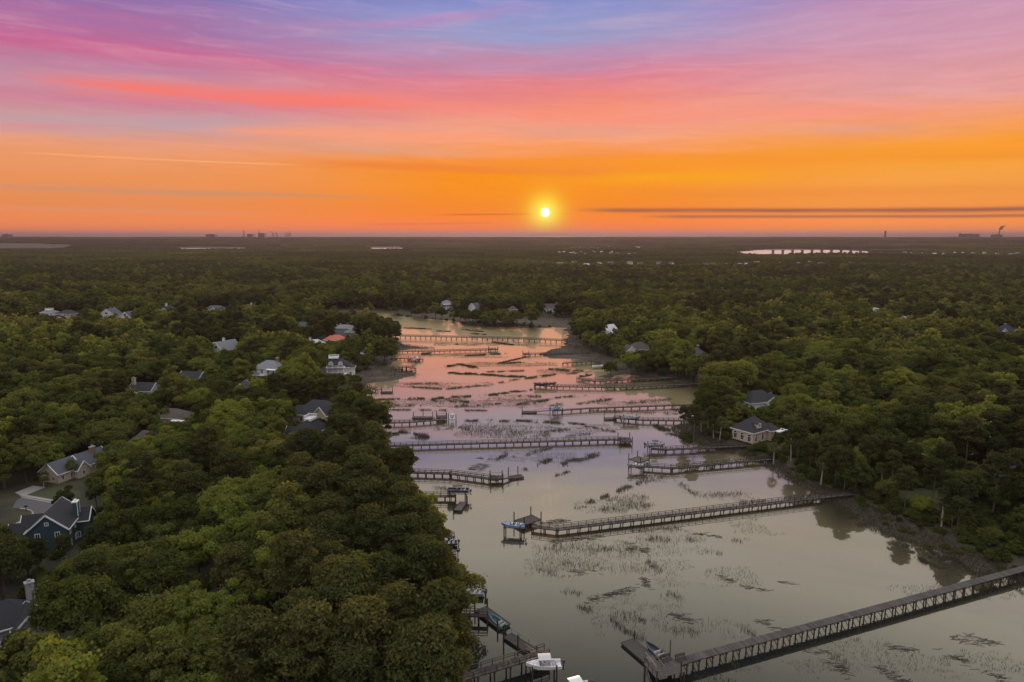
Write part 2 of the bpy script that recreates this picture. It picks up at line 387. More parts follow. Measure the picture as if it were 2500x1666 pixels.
def build_ground():
    def axis(lo, hi, step, far, sgn_lo, sgn_hi):
        a = list(np.arange(lo, hi + step, step)); s = step; b = a[-1]
        while b < far: s *= 1.25; b += s; a.append(b)
        s = step; b = a[0]; pre = []
        while b > sgn_lo: s *= 1.25; b -= s; pre.append(b)
        return np.array(pre[::-1] + a)
    xs = axis(-260, 330, 2.5, 60000, -60000, 0); ys = axis(60, 840, 2.5, 70000, -3000, 0)
    X, Y = np.meshgrid(xs, ys); P = np.stack([X, Y], -1)
    Z = np.full(X.shape, GROUND_Z)
    Z = Z + far_rise(X, Y)
    near = (np.abs(X) < 900) & (Y > -50) & (Y < 1100)
    Z[near] = terrain_z(P[near])
    nx, ny = len(xs), len(ys)
    V = np.stack([X, Y, Z], -1).reshape(-1, 3)
    i = np.arange(nx - 1)[None] + np.arange(ny - 1)[:, None] * nx
    Q = np.stack([i, i + 1, i + nx + 1, i + nx], -1).reshape(-1, 4)
    m, nt, b = newmat('ground')
    g = nt.nodes.new('ShaderNodeNewGeometry'); s3 = nt.nodes.new('ShaderNodeSeparateXYZ'); nt.links.new(g.outputs['Position'], s3.inputs[0])
    z = E(nt, s3.outputs[2]); n = noise(nt, g.outputs['Position'], .12, 5, .65); n2 = noise(nt, g.outputs['Position'], .9, 4, .6)
    at_ = nt.nodes.new('ShaderNodeAttribute'); at_.attribute_name = 'marsh'
    mud = ramp(nt, n2, [(.35, (.030, .024, .018, 1)), (.65, (.060, .048, .036, 1))])
    floor = ramp(nt, n, [(.35, (.020, .020, .010, 1)), (.65, (.046, .045, .020, 1))])
    marsh = ramp(nt, n, [(.3, (.040, .032, .022, 1)), (.55, (.062, .048, .034, 1)), (.75, (.046, .044, .024, 1))])
    c = mix(nt, z.smooth(.1, .9), mud, floor)
    c = mix(nt, E(nt, at_.outputs['Fac']), c, mix(nt, z.smooth(.0, .22), mud, marsh))
    nt.links.new(c, b.inputs['Base Color']); b.inputs['Roughness'].default_value = .9
    me = arr_mesh('ground', V, Q, ['ground'], smooth=True)
    mk = np.zeros(X.shape); mk[near] = marshy(P[near]); A = me.attributes.new('marsh', 'FLOAT', 'POINT'); A.data.foreach_set('value', mk.ravel().astype(np.float32))
    o = O('ground', me); o['kind'] = 'structure'
    w = O('water', arr_mesh('water', [(-420, 5, 0), (420, 5, 0), (420, 860, 0), (-420, 860, 0)], [(0, 1, 2, 3)], ['water'])); w['kind'] = 'structure'
build_ground()
def river(pts, z=3.0):
    n = len(pts); mb = MB(); mb.poly([at(u, v, z) for u, v in pts], [tuple(range(n))])
    o = O('river', mb.mesh('river', 'far_water')); o['kind'] = 'structure'
river([(-200, 602.5), (150, 603.5), (195, 605), (160, 607.5), (60, 608), (-200, 610)])
river([(1775, 618), (1870, 609), (2000, 609), (2160, 616), (2120, 620), (2000, 621), (1860, 621.5)])
river([(420, 605), (620, 604.5), (620, 607), (420, 608)])
river([(890, 604), (985, 603), (985, 608), (890, 609)])
river([(540, 585.5), (628, 587), (628, 588.5), (540, 587)])
river([(1380, 604), (1470, 605), (1472, 607), (1390, 606.5)])
river([(640, 604.5), (705, 605), (705, 607), (640, 606.5)])
river([(1545, 603), (1590, 606), (1560, 608), (1530, 606)])

# roads of the cul-de-sac
def sheet(name, px, z, m, th=0.0):
    n = len(px); pts = [at(u, v, z) for u, v in px]; mb = MB()
    if th:
        low = [(p.x, p.y, z - th) for p in pts]
        mb.poly([tuple(p) for p in pts] + low, [tuple(range(n))] + [(i, i + n, (i + 1) % n + n, (i + 1) % n) for i in range(n)])
    else: mb.poly(pts, [tuple(range(n))])
    o = O(name, mb.mesh(name, m)); o['kind'] = 'structure'; return o
sheet('road', [(-40, 1330), (20, 1290), (58, 1266), (74, 1258), (80, 1252), (76, 1246), (62, 1242), (30, 1240), (40, 1222), (54, 1214), (95, 1220), (132, 1229), (200, 1238), (180, 1262), (120, 1300), (60, 1345), (0, 1370)], GROUND_Z + .02, 'asphalt')
sheet('pavement', [(54, 1207), (62, 1208), (130, 1220), (180, 1229), (180, 1233), (130, 1225), (50, 1211)], GROUND_Z + .12, 'concrete', .2)
sheet('kerb', [(53, 1212.5), (132, 1227), (190, 1236), (190, 1238.5), (132, 1229.5), (52, 1214.8)], GROUND_Z + .11, 'concrete', .2)
sheet('kerb', [(48, 1240), (64, 1241.5), (78, 1246), (83, 1252), (80, 1258), (70, 1264), (30, 1286), (28, 1283), (66, 1262), (76, 1256.5), (78.5, 1252), (75, 1247.5), (62, 1243.5), (48, 1242)], GROUND_Z + .13, 'concrete', .2)
sheet('driveway', [(36, 1203), (80, 1186), (112, 1190), (62, 1210), (52, 1213), (46, 1208)], GROUND_Z + .04, 'concrete')
sheet('driveway', [(560, 1040), (596, 1030), (640, 1036), (640, 1044), (600, 1050)], GROUND_Z + .04, 'concrete')
MATS['lawn'] = None
grass_mat('lawn', (.026, .036, .011), (.050, .058, .018))
sheet('lawn', [(70, 1208), (116, 1191), (200, 1200), (190, 1226), (130, 1218)], GROUND_Z + .015, 'lawn')
sheet('lawn', [(100, 950), (118, 925), (150, 890), (200, 882), (215, 890), (170, 915), (150, 945), (120, 955)], GROUND_Z + .015, 'lawn')
sheet('lawn', [(2190, 1198), (2300, 1196), (2340, 1212), (2320, 1232), (2200, 1222)], GROUND_Z + .015, 'lawn')
CLEAR = [np.array([tuple(at(u, v, GROUND_Z).xy) for u, v in px]) for px in (
    [(-60, 1200), (40, 1200), (80, 1178), (210, 1190), (200, 1245), (120, 1300), (40, 1350), (-60, 1380)],
    [(95, 955), (118, 925), (150, 885), (215, 880), (215, 892), (170, 915), (150, 950)], [(2185, 1196), (2300, 1195), (2345, 1212), (2322, 1234), (2195, 1224)],
    [(540, 1045), (600, 1020), (650, 1036), (640, 1050), (590, 1060)])]
VIEWS = [(20, 1195, 200, 1300, 215.), (100, 895, 165, 950, 330.)]     # parts of the place seen between crowns: box in the photo, distance

# ------------------------------------------------------------------ houses
LAND = []                                       # landmarks for the tree labels: (x, y, phrase)
FOOT = []                                       # footprints kept free of trees: (x, y, radius)
def win_meshes(w, h, m='trim_white', arch=False):
    t = .13; fr = MB(); fr.box(-w/2, w/2, -.03, .09, -h/2, -h/2 + t).box(-w/2, w/2, -.03, .09, h/2 - t, h/2)
    fr.box(-w/2, -w/2 + t, -.03, .085, -h/2 + t, h/2 - t).box(w/2 - t, w/2, -.03, .085, -h/2 + t, h/2 - t).box(-.04, .04, -.03, .08, -h/2 + t, h/2 - t)
    if arch:
        pts = [(math.cos(a) * w/2, .085, h/2 + math.sin(a) * w/2) for a in np.linspace(0, math.pi, 7)]
        for p, q in zip(pts, pts[1:]): fr.bar(p, q, .12)
    pn = MB(); pn.box(-w/2 + t, w/2 - t, -.03, .04, -h/2 + t, h/2 - t)
    if arch:
        pts = [(math.cos(a) * w/2 * .9, .04, h/2 - t + .1 + math.sin(a) * w/2 * .9) for a in np.linspace(0, math.pi, 7)]
        pn.poly(pts, [tuple(range(7))])
    return fr.mesh('window', m), pn.mesh('pane', 'glass')
WIN = {'std': win_meshes(1.15, 1.6), 'tall': win_meshes(1.3, 2.2), 'small': win_meshes(.9, .9), 'arch': win_meshes(1.6, 2.1, 'trim_white', True), 'wide': win_meshes(2.4, 1.8), 'slit': win_meshes(1.0, 2.3)}
def add_win(par, kind, p, rz):
    o = O('window', WIN[kind][0], par, p, rz); O('pane', WIN[kind][1], o); return o
def roof_mesh(L, W, z0, hr, typ, oh=.55):
    a, b = L/2 + (oh * .6 if typ == 'gable' else oh), W/2 + oh; drop = hr * oh / (W/2); ze = z0 - drop; th = .22
    rx = a if typ == 'gable' else max(L/2 - W/2, .05)
    P = [(-a, -b, ze), (a, -b, ze), (a, b, ze), (-a, b, ze), (-rx, 0, z0 + hr), (rx, 0, z0 + hr)]
    mb = MB(); T = [(x, y, z + th) for x, y, z in P]
    mb.poly(T, [(0, 1, 5, 4), (2, 3, 4, 5), (1, 2, 5), (3, 0, 4)] if typ == 'hip' else [(0, 1, 5, 4), (2, 3, 4, 5)])
    o = len(mb.v); mb.v += P
    mb.f += [(o + 4, o + 5, o + 1, o), (o + 5, o + 4, o + 3, o + 2)]
    if typ == 'hip': mb.f += [(o + 5, o + 2, o + 1), (o + 4, o, o + 3)]
    rim = [0, 1, 2, 3] if typ == 'hip' else [0, 1, 5, 2, 3, 4]
    for i in range(len(rim)):
        p, q = rim[i], rim[(i + 1) % len(rim)]; mb.f.append((p, o + p, o + q, q))
    return mb
def wall_mesh(L, W, h, hr, typ):
    a, b = L/2, W/2; mb = MB()
    P = [(-a, -b, 0), (a, -b, 0), (a, b, 0), (-a, b, 0), (-a, -b, h), (a, -b, h), (a, b, h), (-a, b, h)]
    Fc = [(0, 1, 5, 4), (1, 2, 6, 5), (2, 3, 7, 6), (3, 0, 4, 7)]
    if typ == 'gable':
        P += [(-a, 0, h + hr), (a, 0, h + hr)]; Fc += [(5, 6, 9), (7, 4, 8)]
    return mb.poly(P, Fc)
def house(u, vtop, rz, wings, label, short, wall='white_paint', roof='black_shingle', chim=(), win='std', porch=(), walk=None, dormers=(), view=1.0, name='house', doors=(), steps=None, gable_win=None, group=None):
    w0 = wings[0]; ztop = GROUND_Z + w0[4] + w0[5]
    c = at(u, vtop, ztop); rz = R(rz); h = thing(name, label, 'house', (c.x, c.y, GROUND_Z - .1), rz, group)
    dist = math.hypot(c.x, c.y); LAND.append((c.x, c.y, short))
    camdir = Vector((-c.x, -c.y)).normalized()
    def facing(a): return Vector((math.cos(a), math.sin(a))).dot(camdir) > -.25
    pts = []
    for (cx, cy, L, W, hw, hr, typ, q) in wings:
        q = R(q); wm = (wall, roof)
        wo = O('wall', wall_mesh(L, W, hw, hr, typ).mesh('wall', wall), h, (cx, cy, 0), q)
        rf = O('roof', roof_mesh(L, W, hw, hr, typ).mesh('roof', roof), h, (cx, cy, 0), q)
        a, b = L/2 + .33, W/2 + .55; zr = hw - hr * .55 / (W/2)
        tr = MB()
        if typ == 'gable':
            for sx in (-1, 1):
                for sy in (-1, 1): tr.bar((sx * (a + .06), sy * (b), zr + .05), (sx * (a + .06), 0, hw + hr + .08), .16, .34)
        for sy in (-1, 1): tr.bar((-a, sy * (b + .07), zr + .06), (a, sy * (b + .07), zr + .06), .12, .26)
        if typ == 'hip':
            for sx in (-1, 1): tr.bar((sx * (L/2 + .62), -b, zr + .06), (sx * (L/2 + .62), b, zr + .06), .12, .26)
        O('trim', tr.mesh('trim', 'trim_white'), rf)
        FOOT.append((c.x + cx * math.cos(rz) - cy * math.sin(rz), c.y + cx * math.sin(rz) + cy * math.cos(rz), math.hypot(L, W) / 2 * .85 + 1))
        cosq, sinq = math.cos(q), math.sin(q)
        for (nx, ny, half, span) in ((0, -1, W/2, L), (0, 1, W/2, L), (1, 0, L/2, W), (-1, 0, L/2, W)):
            gx, gy = nx * cosq - ny * sinq, nx * sinq + ny * cosq
            if not facing(math.atan2(gy, gx) + rz): continue
            n = max(1, int(span / 3.1)); st = max(1, int(hw / 2.9))
            for s in range(st):
                zc = 1.6 + s * (hw / st)
                for k in range(n):
                    t = (k + .5) / n * span - span / 2
                    lx, ly = (t, ny * half) if nx == 0 else (nx * half, t)
                    X, Y = cx + lx * cosq - ly * sinq, cy + lx * sinq + ly * cosq
                    if any(abs((X - w2[0]) * math.cos(R(w2[7])) + (Y - w2[1]) * math.sin(R(w2[7]))) < w2[2]/2 - .05 and abs(-(X - w2[0]) * math.sin(R(w2[7])) + (Y - w2[1]) * math.cos(R(w2[7]))) < w2[3]/2 - .05 for w2 in wings): continue
                    if doors and s == 0 and (nx, ny) == doors[0] and abs(t) < 1.6: 
                        d = MB(); d.box(-.55, .55, -.04, .08, -1.05, 1.05); do = O('door', d.mesh('door', 'teal_paint'), h, (X, Y, 1.1), math.atan2(gy, gx) - math.pi/2)
                        kb = MB(); kb.box(.35, .45, .08, .14, -.05, .05); O('handle', kb.mesh('handle', 'dark_metal'), do); continue
                    add_win(h, win, (X, Y, zc), math.atan2(gy, gx) - math.pi/2)
            if typ == 'gable' and nx != 0 and gable_win: add_win(h, gable_win, (cx + nx * half * cosq, cy + nx * half * sinq, hw + hr * .38), math.atan2(gy, gx) - math.pi/2)
        for sx in (-1, 1):
            for sy in (-1, 1):
                x, y = cx + sx * L/2 * cosq - sy * W/2 * sinq, cy + sx * L/2 * sinq + sy * W/2 * cosq
                X, Y = c.x + x * math.cos(rz) - y * math.sin(rz), c.y + x * math.sin(rz) + y * math.cos(rz)
                pts += [proj(X, Y, GROUND_Z + hw * (1 - view * .75)), proj(X, Y, GROUND_Z + hw + hr * .6)]
    for (x, y, zt, m) in chim:
        cb = MB(); cb.box(-.75, .75, -.55, .55, 0, zt); co = O('chimney', cb.mesh('chimney', m), h, (x, y, 0))
        cc = MB(); cc.box(-.88, .88, -.68, .68, zt, zt + .25).box(-.3, .3, -.25, .25, zt + .25, zt + .7); O('chimney_cap', cc.mesh('chimney_cap', 'grey_paint' if m != 'teal_paint' else 'trim_white'), co)
        if m == 'teal_paint':
            tm = MB()
            for s1 in (-1, 1):
                tm.box(s1 * .8 - .1, s1 * .8 + .1, -.62, -.5, zt - 3.6, zt).box(.7, .82, s1 * .6 - .08, s1 * .6 + .08, zt - 3.6, zt)
            O('corner_trim', tm.mesh('corner_trim', 'trim_white'), co)
    for (x, y, L, W, z, zr, q) in porch:        # porch: floor, roof slab, columns, railing
        q = R(q); fl = MB(); fl.box(-L/2, L/2, -W/2, W/2, z - .2, z); O('porch_floor', fl.mesh('porch_floor', 'trim_white'), h, (x, y, 0), q)
        if zr:
            pr = MB(); pr.box(-L/2 - .3, L/2 + .3, -W/2 - .3, W/2, zr, zr + .3); O('porch_roof', pr.mesh('porch_roof', 'trim_white'), h, (x, y, 0), q)
        n = max(2, int(L / 2.6)); cm = MB(); cm.box(-.14, .14, -.14, .14, 0, (zr or z + 1.1)); cme = cm.mesh('column', 'trim_white')
        for k in range(n + 1):
            t = -L/2 + .2 + k * (L - .4) / n; px_, py_ = t, -W/2 + .2
            O('column', cme, h, (x + px_ * math.cos(q) - py_ * math.sin(q), y + px_ * math.sin(q) + py_ * math.cos(q), 0), q)
        ra = MB()
        for zz in (z + .15, z + .55, z + 1.0): ra.box(-L/2, L/2, -W/2 + .05, -W/2 + .13, zz, zz + .1)
        O('railing', ra.mesh('railing', 'trim_white'), h, (x, y, 0), q)
    if walk:                                    # a railed deck on the roof
        x, y, L, W, z = walk; wk = MB(); wk.box(-L/2, L/2, -W/2, W/2, z - .8, z); wo = O('roof_deck', wk.mesh('roof_deck', 'trim_white'), h, (x, y, 0))
        ra = MB()
        for sx in (-1, 1):
            ra.box(-L/2, L/2, sx * W/2 - .06, sx * W/2 + .06, z + .95, z + 1.1).box(sx * L/2 - .06, sx * L/2 + .06, -W/2, W/2, z + .94, z + 1.09)
            for k in range(7): t = -L/2 + k * L/6; ra.box(t - .07, t + .07, sx * W/2 - .05, sx * W/2 + .05, z, z + .96)
            for k in range(5): t = -W/2 + k * W/4; ra.box(sx * L/2 - .05, sx * L/2 + .05, t - .07, t + .07, z, z + .95)
        O('railing', ra.mesh('railing', 'trim_white'), wo)
    for (x, y, w, z, hh, q) in dormers:
        q = R(q); d = O('dormer', wall_mesh(2.8, w, hh, w * .35, 'gable').mesh('dormer', wall), h, (x, y, z), q)
        O('dormer_roof', roof_mesh(2.8, w, hh, w * .35, 'gable', .3).mesh('dormer_roof', roof), d)
        add_win(d, 'std' if hh > 1.5 else 'small', (1.4, 0, hh * .55), -math.pi/2)
    if steps:
        x, y, q, n, w = steps; sm = MB()
        for k in range(n): sm.box(-w/2, w/2, -.3 * (k + 1), -.3 * k, 0, 2.9 - k * .18)
        O('stairs', sm.mesh('stairs', 'trim_white'), h, (x, y, 0), R(q))
    us = [p[0] for p in pts]; vs = [p[1] for p in pts]
    if view > 0: VIEWS.append((min(us), min(vs), max(us), max(vs), dist - 4))
    return h
G, HP = 'gable', 'hip'
house(150, 1121, 72, [(0, 0, 9.5, 7.6, 3.4, 2.9, G, 0), (8.2, -1.4, 10, 7.4, 3.6, 3.1, G, 0), (2.8, -3.8, 4, 4, 3.2, 2.2, G, 90)], 'long cream garage house with slate grey gable roofs and brick chimney by the driveway', 'slate roofed garage house', 'cream_paint', 'slate_shingle', [(9.4, -2.2, 7.8, 'brick')], view=.7, gable_win='small')
house(131, 1236, 107, [(0, 0, 12, 8.6, 6.4, 3.7, G, 0), (2.2, 4.6, 6, 4, 5.4, 2.2, G, 90), (-2.4, 5.6, 6.5, 4.4, 5.0, 2.3, G, 90), (3.4, -4.6, 5, 5, 5.6, 2.2, G, 90)], 'dark teal house with black roof and crisp white gable trim beside the road', 'dark teal house', 'teal_paint', 'black_shingle', [(1.6, -4.4, 10.2, 'teal_paint')], win='std', view=.25, gable_win='small')
house(-4, 1470, 40, [(0, 0, 11, 8, 5.0, 3.4, HP, 0), (4.2, -3.5, 6, 5, 4.6, 2.4, G, 90)], 'black roofed house with pale chimney tucked under the big round oak', 'black roofed chimney house', 'grey_paint', 'black_shingle', [(5.2, 2.6, 9.6, 'grey_paint')], view=.3)
house(352, 1051, 10, [(0, 0, 9, 8, 3.4, 3.2, HP, 0)], 'brown hip roof almost buried in foliage behind the long garage house', 'brown hip roof', 'tan_paint', 'brown_shingle', view=.1)
house(424, 998, -12, [(0, 0, 13, 9, 4.2, 2.6, HP, 0), (6.5, -2.5, 5, 6, 3.8, 2.0, HP, 90)], 'pale house with grey hip roof and white corner porch beside a driveway', 'grey hip porch house', 'white_paint', 'grey_shingle' if 0 else 'brown_shingle', porch=[(6.5, -6.6, 5, 2.4, .6, 3.6, 0)], view=.75)
house(352, 934, -8, [(0, 0, 12, 8, 3.6, 3.0, G, 0), (-3, -4, 6, 6, 3.4, 2.6, G, 90)], 'low dark roofed house with tall cream chimney and pale gable', 'cream chimney house', 'white_paint', 'black_shingle', [(-3.6, -2.5, 9.2, 'cream_paint')], view=.5)
house(470, 907, -10, [(0, 0, 12, 8, 3.4, 3.0, G, 0)], 'small dark gable roof sunk among trees inland of the porch mansion', 'small dark gable roof', 'grey_paint', 'black_shingle', view=.35)
house(592, 933, 5, [(0, 0, 9, 8, 3.6, 2.8, G, 90)], 'dark roofed cottage with white beam ends below the twin veranda house', 'dark cottage', 'tan_paint', 'black_shingle', view=.4)
house(549, 832, -6, [(0, 0, 15, 11, 4.4, 5.0, G, 70), (-5, 3, 9, 8, 4, 3.6, G, 0)], 'big white gable end with pale grey roof rising from the trees', 'white gable house', 'white_paint', 'grey_shingle', [(-3, 4, 10.5, 'white_paint')], view=.6, gable_win='wide')
house(660, 880, -14, [(0, 0, 15, 11, 7.2, 3.2, HP, 0), (-7, -4, 7, 6, 3.6, 2.2, HP, 0)], 'two storey pale house with light grey hip roof and stacked screened verandas', 'veranda house', 'white_paint', 'grey_shingle', [(3.5, 1.5, 11.6, 'brick')], win='tall', porch=[(5.0, -6.7, 5.4, 2.6, 3.4, 6.6, 0), (-2.5, -6.7, 8, 2.4, .6, 3.2, 0)], view=.9)
house(815, 873, 8, [(0, 0, 17, 11, 5.6, 4.4, HP, 0), (-6, -2, 7, 6, 5.2, 3.4, G, 90), (7.5, -2.5, 6, 8, 5.2, 2.2, HP, 90)], 'large white mansion with dark hip roof, railed roof deck and front stairs', 'porch mansion', 'white_paint', 'black_shingle', win='tall', porch=[(1.5, -7.2, 9.5, 3.2, 2.9, 5.6, 0), (1.5, -7.2, 9.0, 3.0, 5.9, 0, 0)], walk=(0, 0, 5.4, 3.2, 10.4), dormers=[(-1.2, -3.4, 2.6, 6.6, 1.5, -90), (4, -3.4, 2.4, 6.6, 1.4, -90)], view=.95, steps=(6.8, -8.6, 35, 14, 1.6))
house(822, 818, -10, [(0, 0, 13, 9, 5, 3.0, HP, 0), (-5, 1, 8, 8, 5, 2.4, HP, 0)], 'house with a bright orange red metal roof by the pines', 'orange roofed house', 'tan_paint', 'red_metal_roof', view=.5)
house(842, 793, -5, [(0, 0, 16, 9, 7.5, 2.0, HP, 0), (6, -6, 7, 6, 5.0, 2.2, HP, 0)], 'tall grey house with dark windows and pale side wing behind the orange roof', 'tall grey house', 'grey_paint', 'grey_shingle', win='std', view=.8)
house(768, 829, 15, [(0, 0, 13, 9, 4.2, 2.6, HP, 0)], 'white metal roofed house with chimney next to the orange roof', 'white metal roof', 'white_paint', 'metal_roof', [(-3, -1, 8.2, 'white_paint')], view=.4)
house(780, 977, -12, [(0, 0, 17, 11, 4.2, 4.0, HP, 0), (-7, -4, 9, 7, 3.8, 2.8, HP, 0), (5, -4, 7, 7, 4, 3.0, G, 70)], 'broad cream house with black hip roofs beside the silhouetted pines', 'cream waterside house', 'cream_paint', 'black_shingle', view=.75, win='tall')
house(756, 1022, 75, [(0, 0, 12, 9, 4.6, 4.0, HP, 0), (-4, 4, 6, 5, 3.6, 2.6, G, 90)], 'black hip roofed house topped by a small white railed roof deck', 'white cupola house', 'tan_paint', 'black_shingle', walk=(0.5, 0, 4.4, 3.0, 8.9), view=.3)
house(738, 786, 0, [(0, 0, 13, 9, 4, 3.4, HP, 0)], 'dark slate hip roof just showing behind the creek bend trees', 'slate hip roof', 'tan_paint', 'slate_shingle', view=.2)
house(884, 857, -10, [(0, 0, 6, 4.5, 3, 1.3, G, 0)], 'small pale metal roofed shed on the marsh edge', 'marsh edge shed', 'white_paint', 'metal_roof', view=.9, name='shed')
# the row along the far marsh
house(120, 756, 5, [(0, 0, 12, 9, 7.0, 2.2, HP, 0)], 'white flat topped house at the end of the far marsh row', 'white marsh row house', 'white_paint', 'grey_shingle', walk=(0, 0, 6, 4, 9.4), view=.75)
house(166, 757, -4, [(0, 0, 16, 10, 6.0, 3.0, HP, 0), (-6, -6, 8, 6, 3.2, 1.6, HP, 0)], 'tan house with dark hip roof and white lower deck on the far marsh', 'tan marsh row house', 'cream_paint', 'black_shingle', porch=[(-5, -9.2, 9, 2.4, 2.6, 0, 0)], view=.95, win='tall')
house(268, 753, 4, [(0, 0, 14, 15, 6.4, 6.0, G, 90), (15, 2, 10, 9, 5.0, 4.2, G, 80)], 'tall white house with big front gable and glazed window wall on the marsh', 'glazed gable house', 'white_paint', 'slate_shingle', win='tall', gable_win='wide', view=.95)
house(410, 745, -2, [(0, 0, 15, 11, 5.4, 4.4, HP, 0), (0, -5, 7, 6, 5.0, 2.6, G, 90)], 'dark roofed marsh house with white central gable and chimney', 'central gable house', 'white_paint', 'black_shingle', [(-1, -1, 11.6, 'white_paint')], porch=[(3, -7.6, 14, 2.6, 2.8, 0, 0)], view=.8)
house(526, 746, -6, [(0, 0, 20, 10, 5.0, 3.6, HP, 0), (2, -5, 7, 6, 4.6, 2.8, G, 90)], 'wide grey roofed marsh house with a white pediment', 'white pediment house', 'grey_paint', 'slate_shingle', view=.75)
house(612, 743, 8, [(0, 0, 14, 9, 4.6, 3.6, HP, 0)], 'slate roofed house with white chimney at the forest edge', 'forest edge house', 'grey_paint', 'slate_shingle', [(1, -1, 9.6, 'white_paint')], view=.5)
house(1090, 733, 30, [(0, 0, 11, 9, 7.0, 3.0, HP, 0), (-4, -5, 7, 5, 3.4, 1.6, HP, 0)], 'pale two storey house with stacked porches above the mud flat', 'stacked porch house', 'white_paint', 'grey_shingle', porch=[(-2, -6, 9, 2.4, 3.0, 5.8, 0)], view=.95)
house(1158, 740, -20, [(0, 0, 10, 9, 5.4, 3.6, G, 80)], 'small grey gabled house behind the mud flat', 'small grey gable house', 'white_paint', 'slate_shingle', view=.75, gable_win='small')
house(1252, 748, 12, [(0, 0, 9, 7, 5.0, 2.6, HP, 0)], 'dim narrow house half hidden behind mud flat trees', 'dim narrow house', 'grey_paint', 'brown_shingle', view=.7)
house(1345, 742, 0, [(0, 0, 17, 9, 4.6, 3.6, G, 0)], 'long low house with row of white windows facing the mud flat', 'long low house', 'white_paint', 'brown_shingle', [(6, 1, 9.4, 'brick')], view=.9, win='tall')
# the right bank
house(1484, 793, 40, [(0, 0, 12, 9, 7.0, 3.4, G, 0), (-3, -6, 7, 6, 5.0, 2.6, G, 90)], 'white house with stepped gables above the creek narrows', 'stepped white house', 'white_paint', 'metal_roof', view=.75)
house(1560, 836, 15, [(0, 0, 14, 9, 5.0, 3.6, HP, 0), (-8, -3, 7, 6, 4.6, 2.6, G, 90)], 'pinkish house screened by palms near the twin jetties', 'palm screened house', 'white_paint', 'brown_shingle', view=.35)
house(1700, 848, 25, [(0, 0, 10, 9, 5.0, 4.0, HP, 0)], 'house with steep violet grey hip roof and chimney deep in the trees', 'violet grey roof', 'white_paint', 'slate_shingle', [(1.2, 0, 10.0, 'brick')], view=.45)
house(1850, 953, 20, [(0, 0, 15, 10, 4.6, 4.0, HP, 0), (5, -4, 8, 6, 4.2, 2.8, G, 60)], 'dark roofed house with white gable above the arched window house', 'white gabled dark house', 'white_paint', 'black_shingle', view=.55)
house(1838, 1018, 35, [(0, 0, 12, 9.5, 4.6, 4.0, HP, 0), (5.5, -3.4, 5, 6, 4.2, 2.0, HP, 0)], 'cream house with black roof, white dormer and arched windows above palms', 'arched window house', 'cream_paint', 'black_shingle', win='arch', dormers=[(-1.5, -2.8, 2.4, 5.4, 1.8, -90)], porch=[(7.5, -7.2, 5, 2.6, .7, 3.6, 0)], view=.95)
house(2456, 795, -10, [(0, 0, 15, 10, 5.0, 4.6, HP, 0), (-4, -4, 7, 6, 4.6, 3.4, G, 90), (4, -4, 7, 6, 4.6, 3.4, G, 90)], 'distant house with twin white gables and navy roof in dense forest', 'twin gable house', 'white_paint', 'navy_shingle', [(0, 1, 10.6, 'brick')], view=.35)
house(2440, 1130, 10, [(0, 0, 18, 11, 3.6, 3.8, HP, 0)], 'wide navy hip roof low behind the lawn trees', 'navy hip roof', 'grey_paint', 'navy_shingle', view=0.0)
house(2139, 752, 20, [(0, 0, 10, 8, 5, 3.6, G, 70)], 'lone white gable poking from the dense inland forest', 'lone white gable', 'white_paint', 'metal_roof', view=.4)
house(2206, 772, 5, [(0, 0, 7, 6, 7, 3.4, G, 80)], 'narrow white tower like house in the inland forest', 'white tower house', 'white_paint', 'metal_roof', view=.4)
house(1962, 928, 15, [(0, 0, 10, 7, 4, 2.6, G, 0)], 'white walled house barely showing above the gabled dark house', 'half hidden white house', 'white_paint', 'metal_roof', view=0)

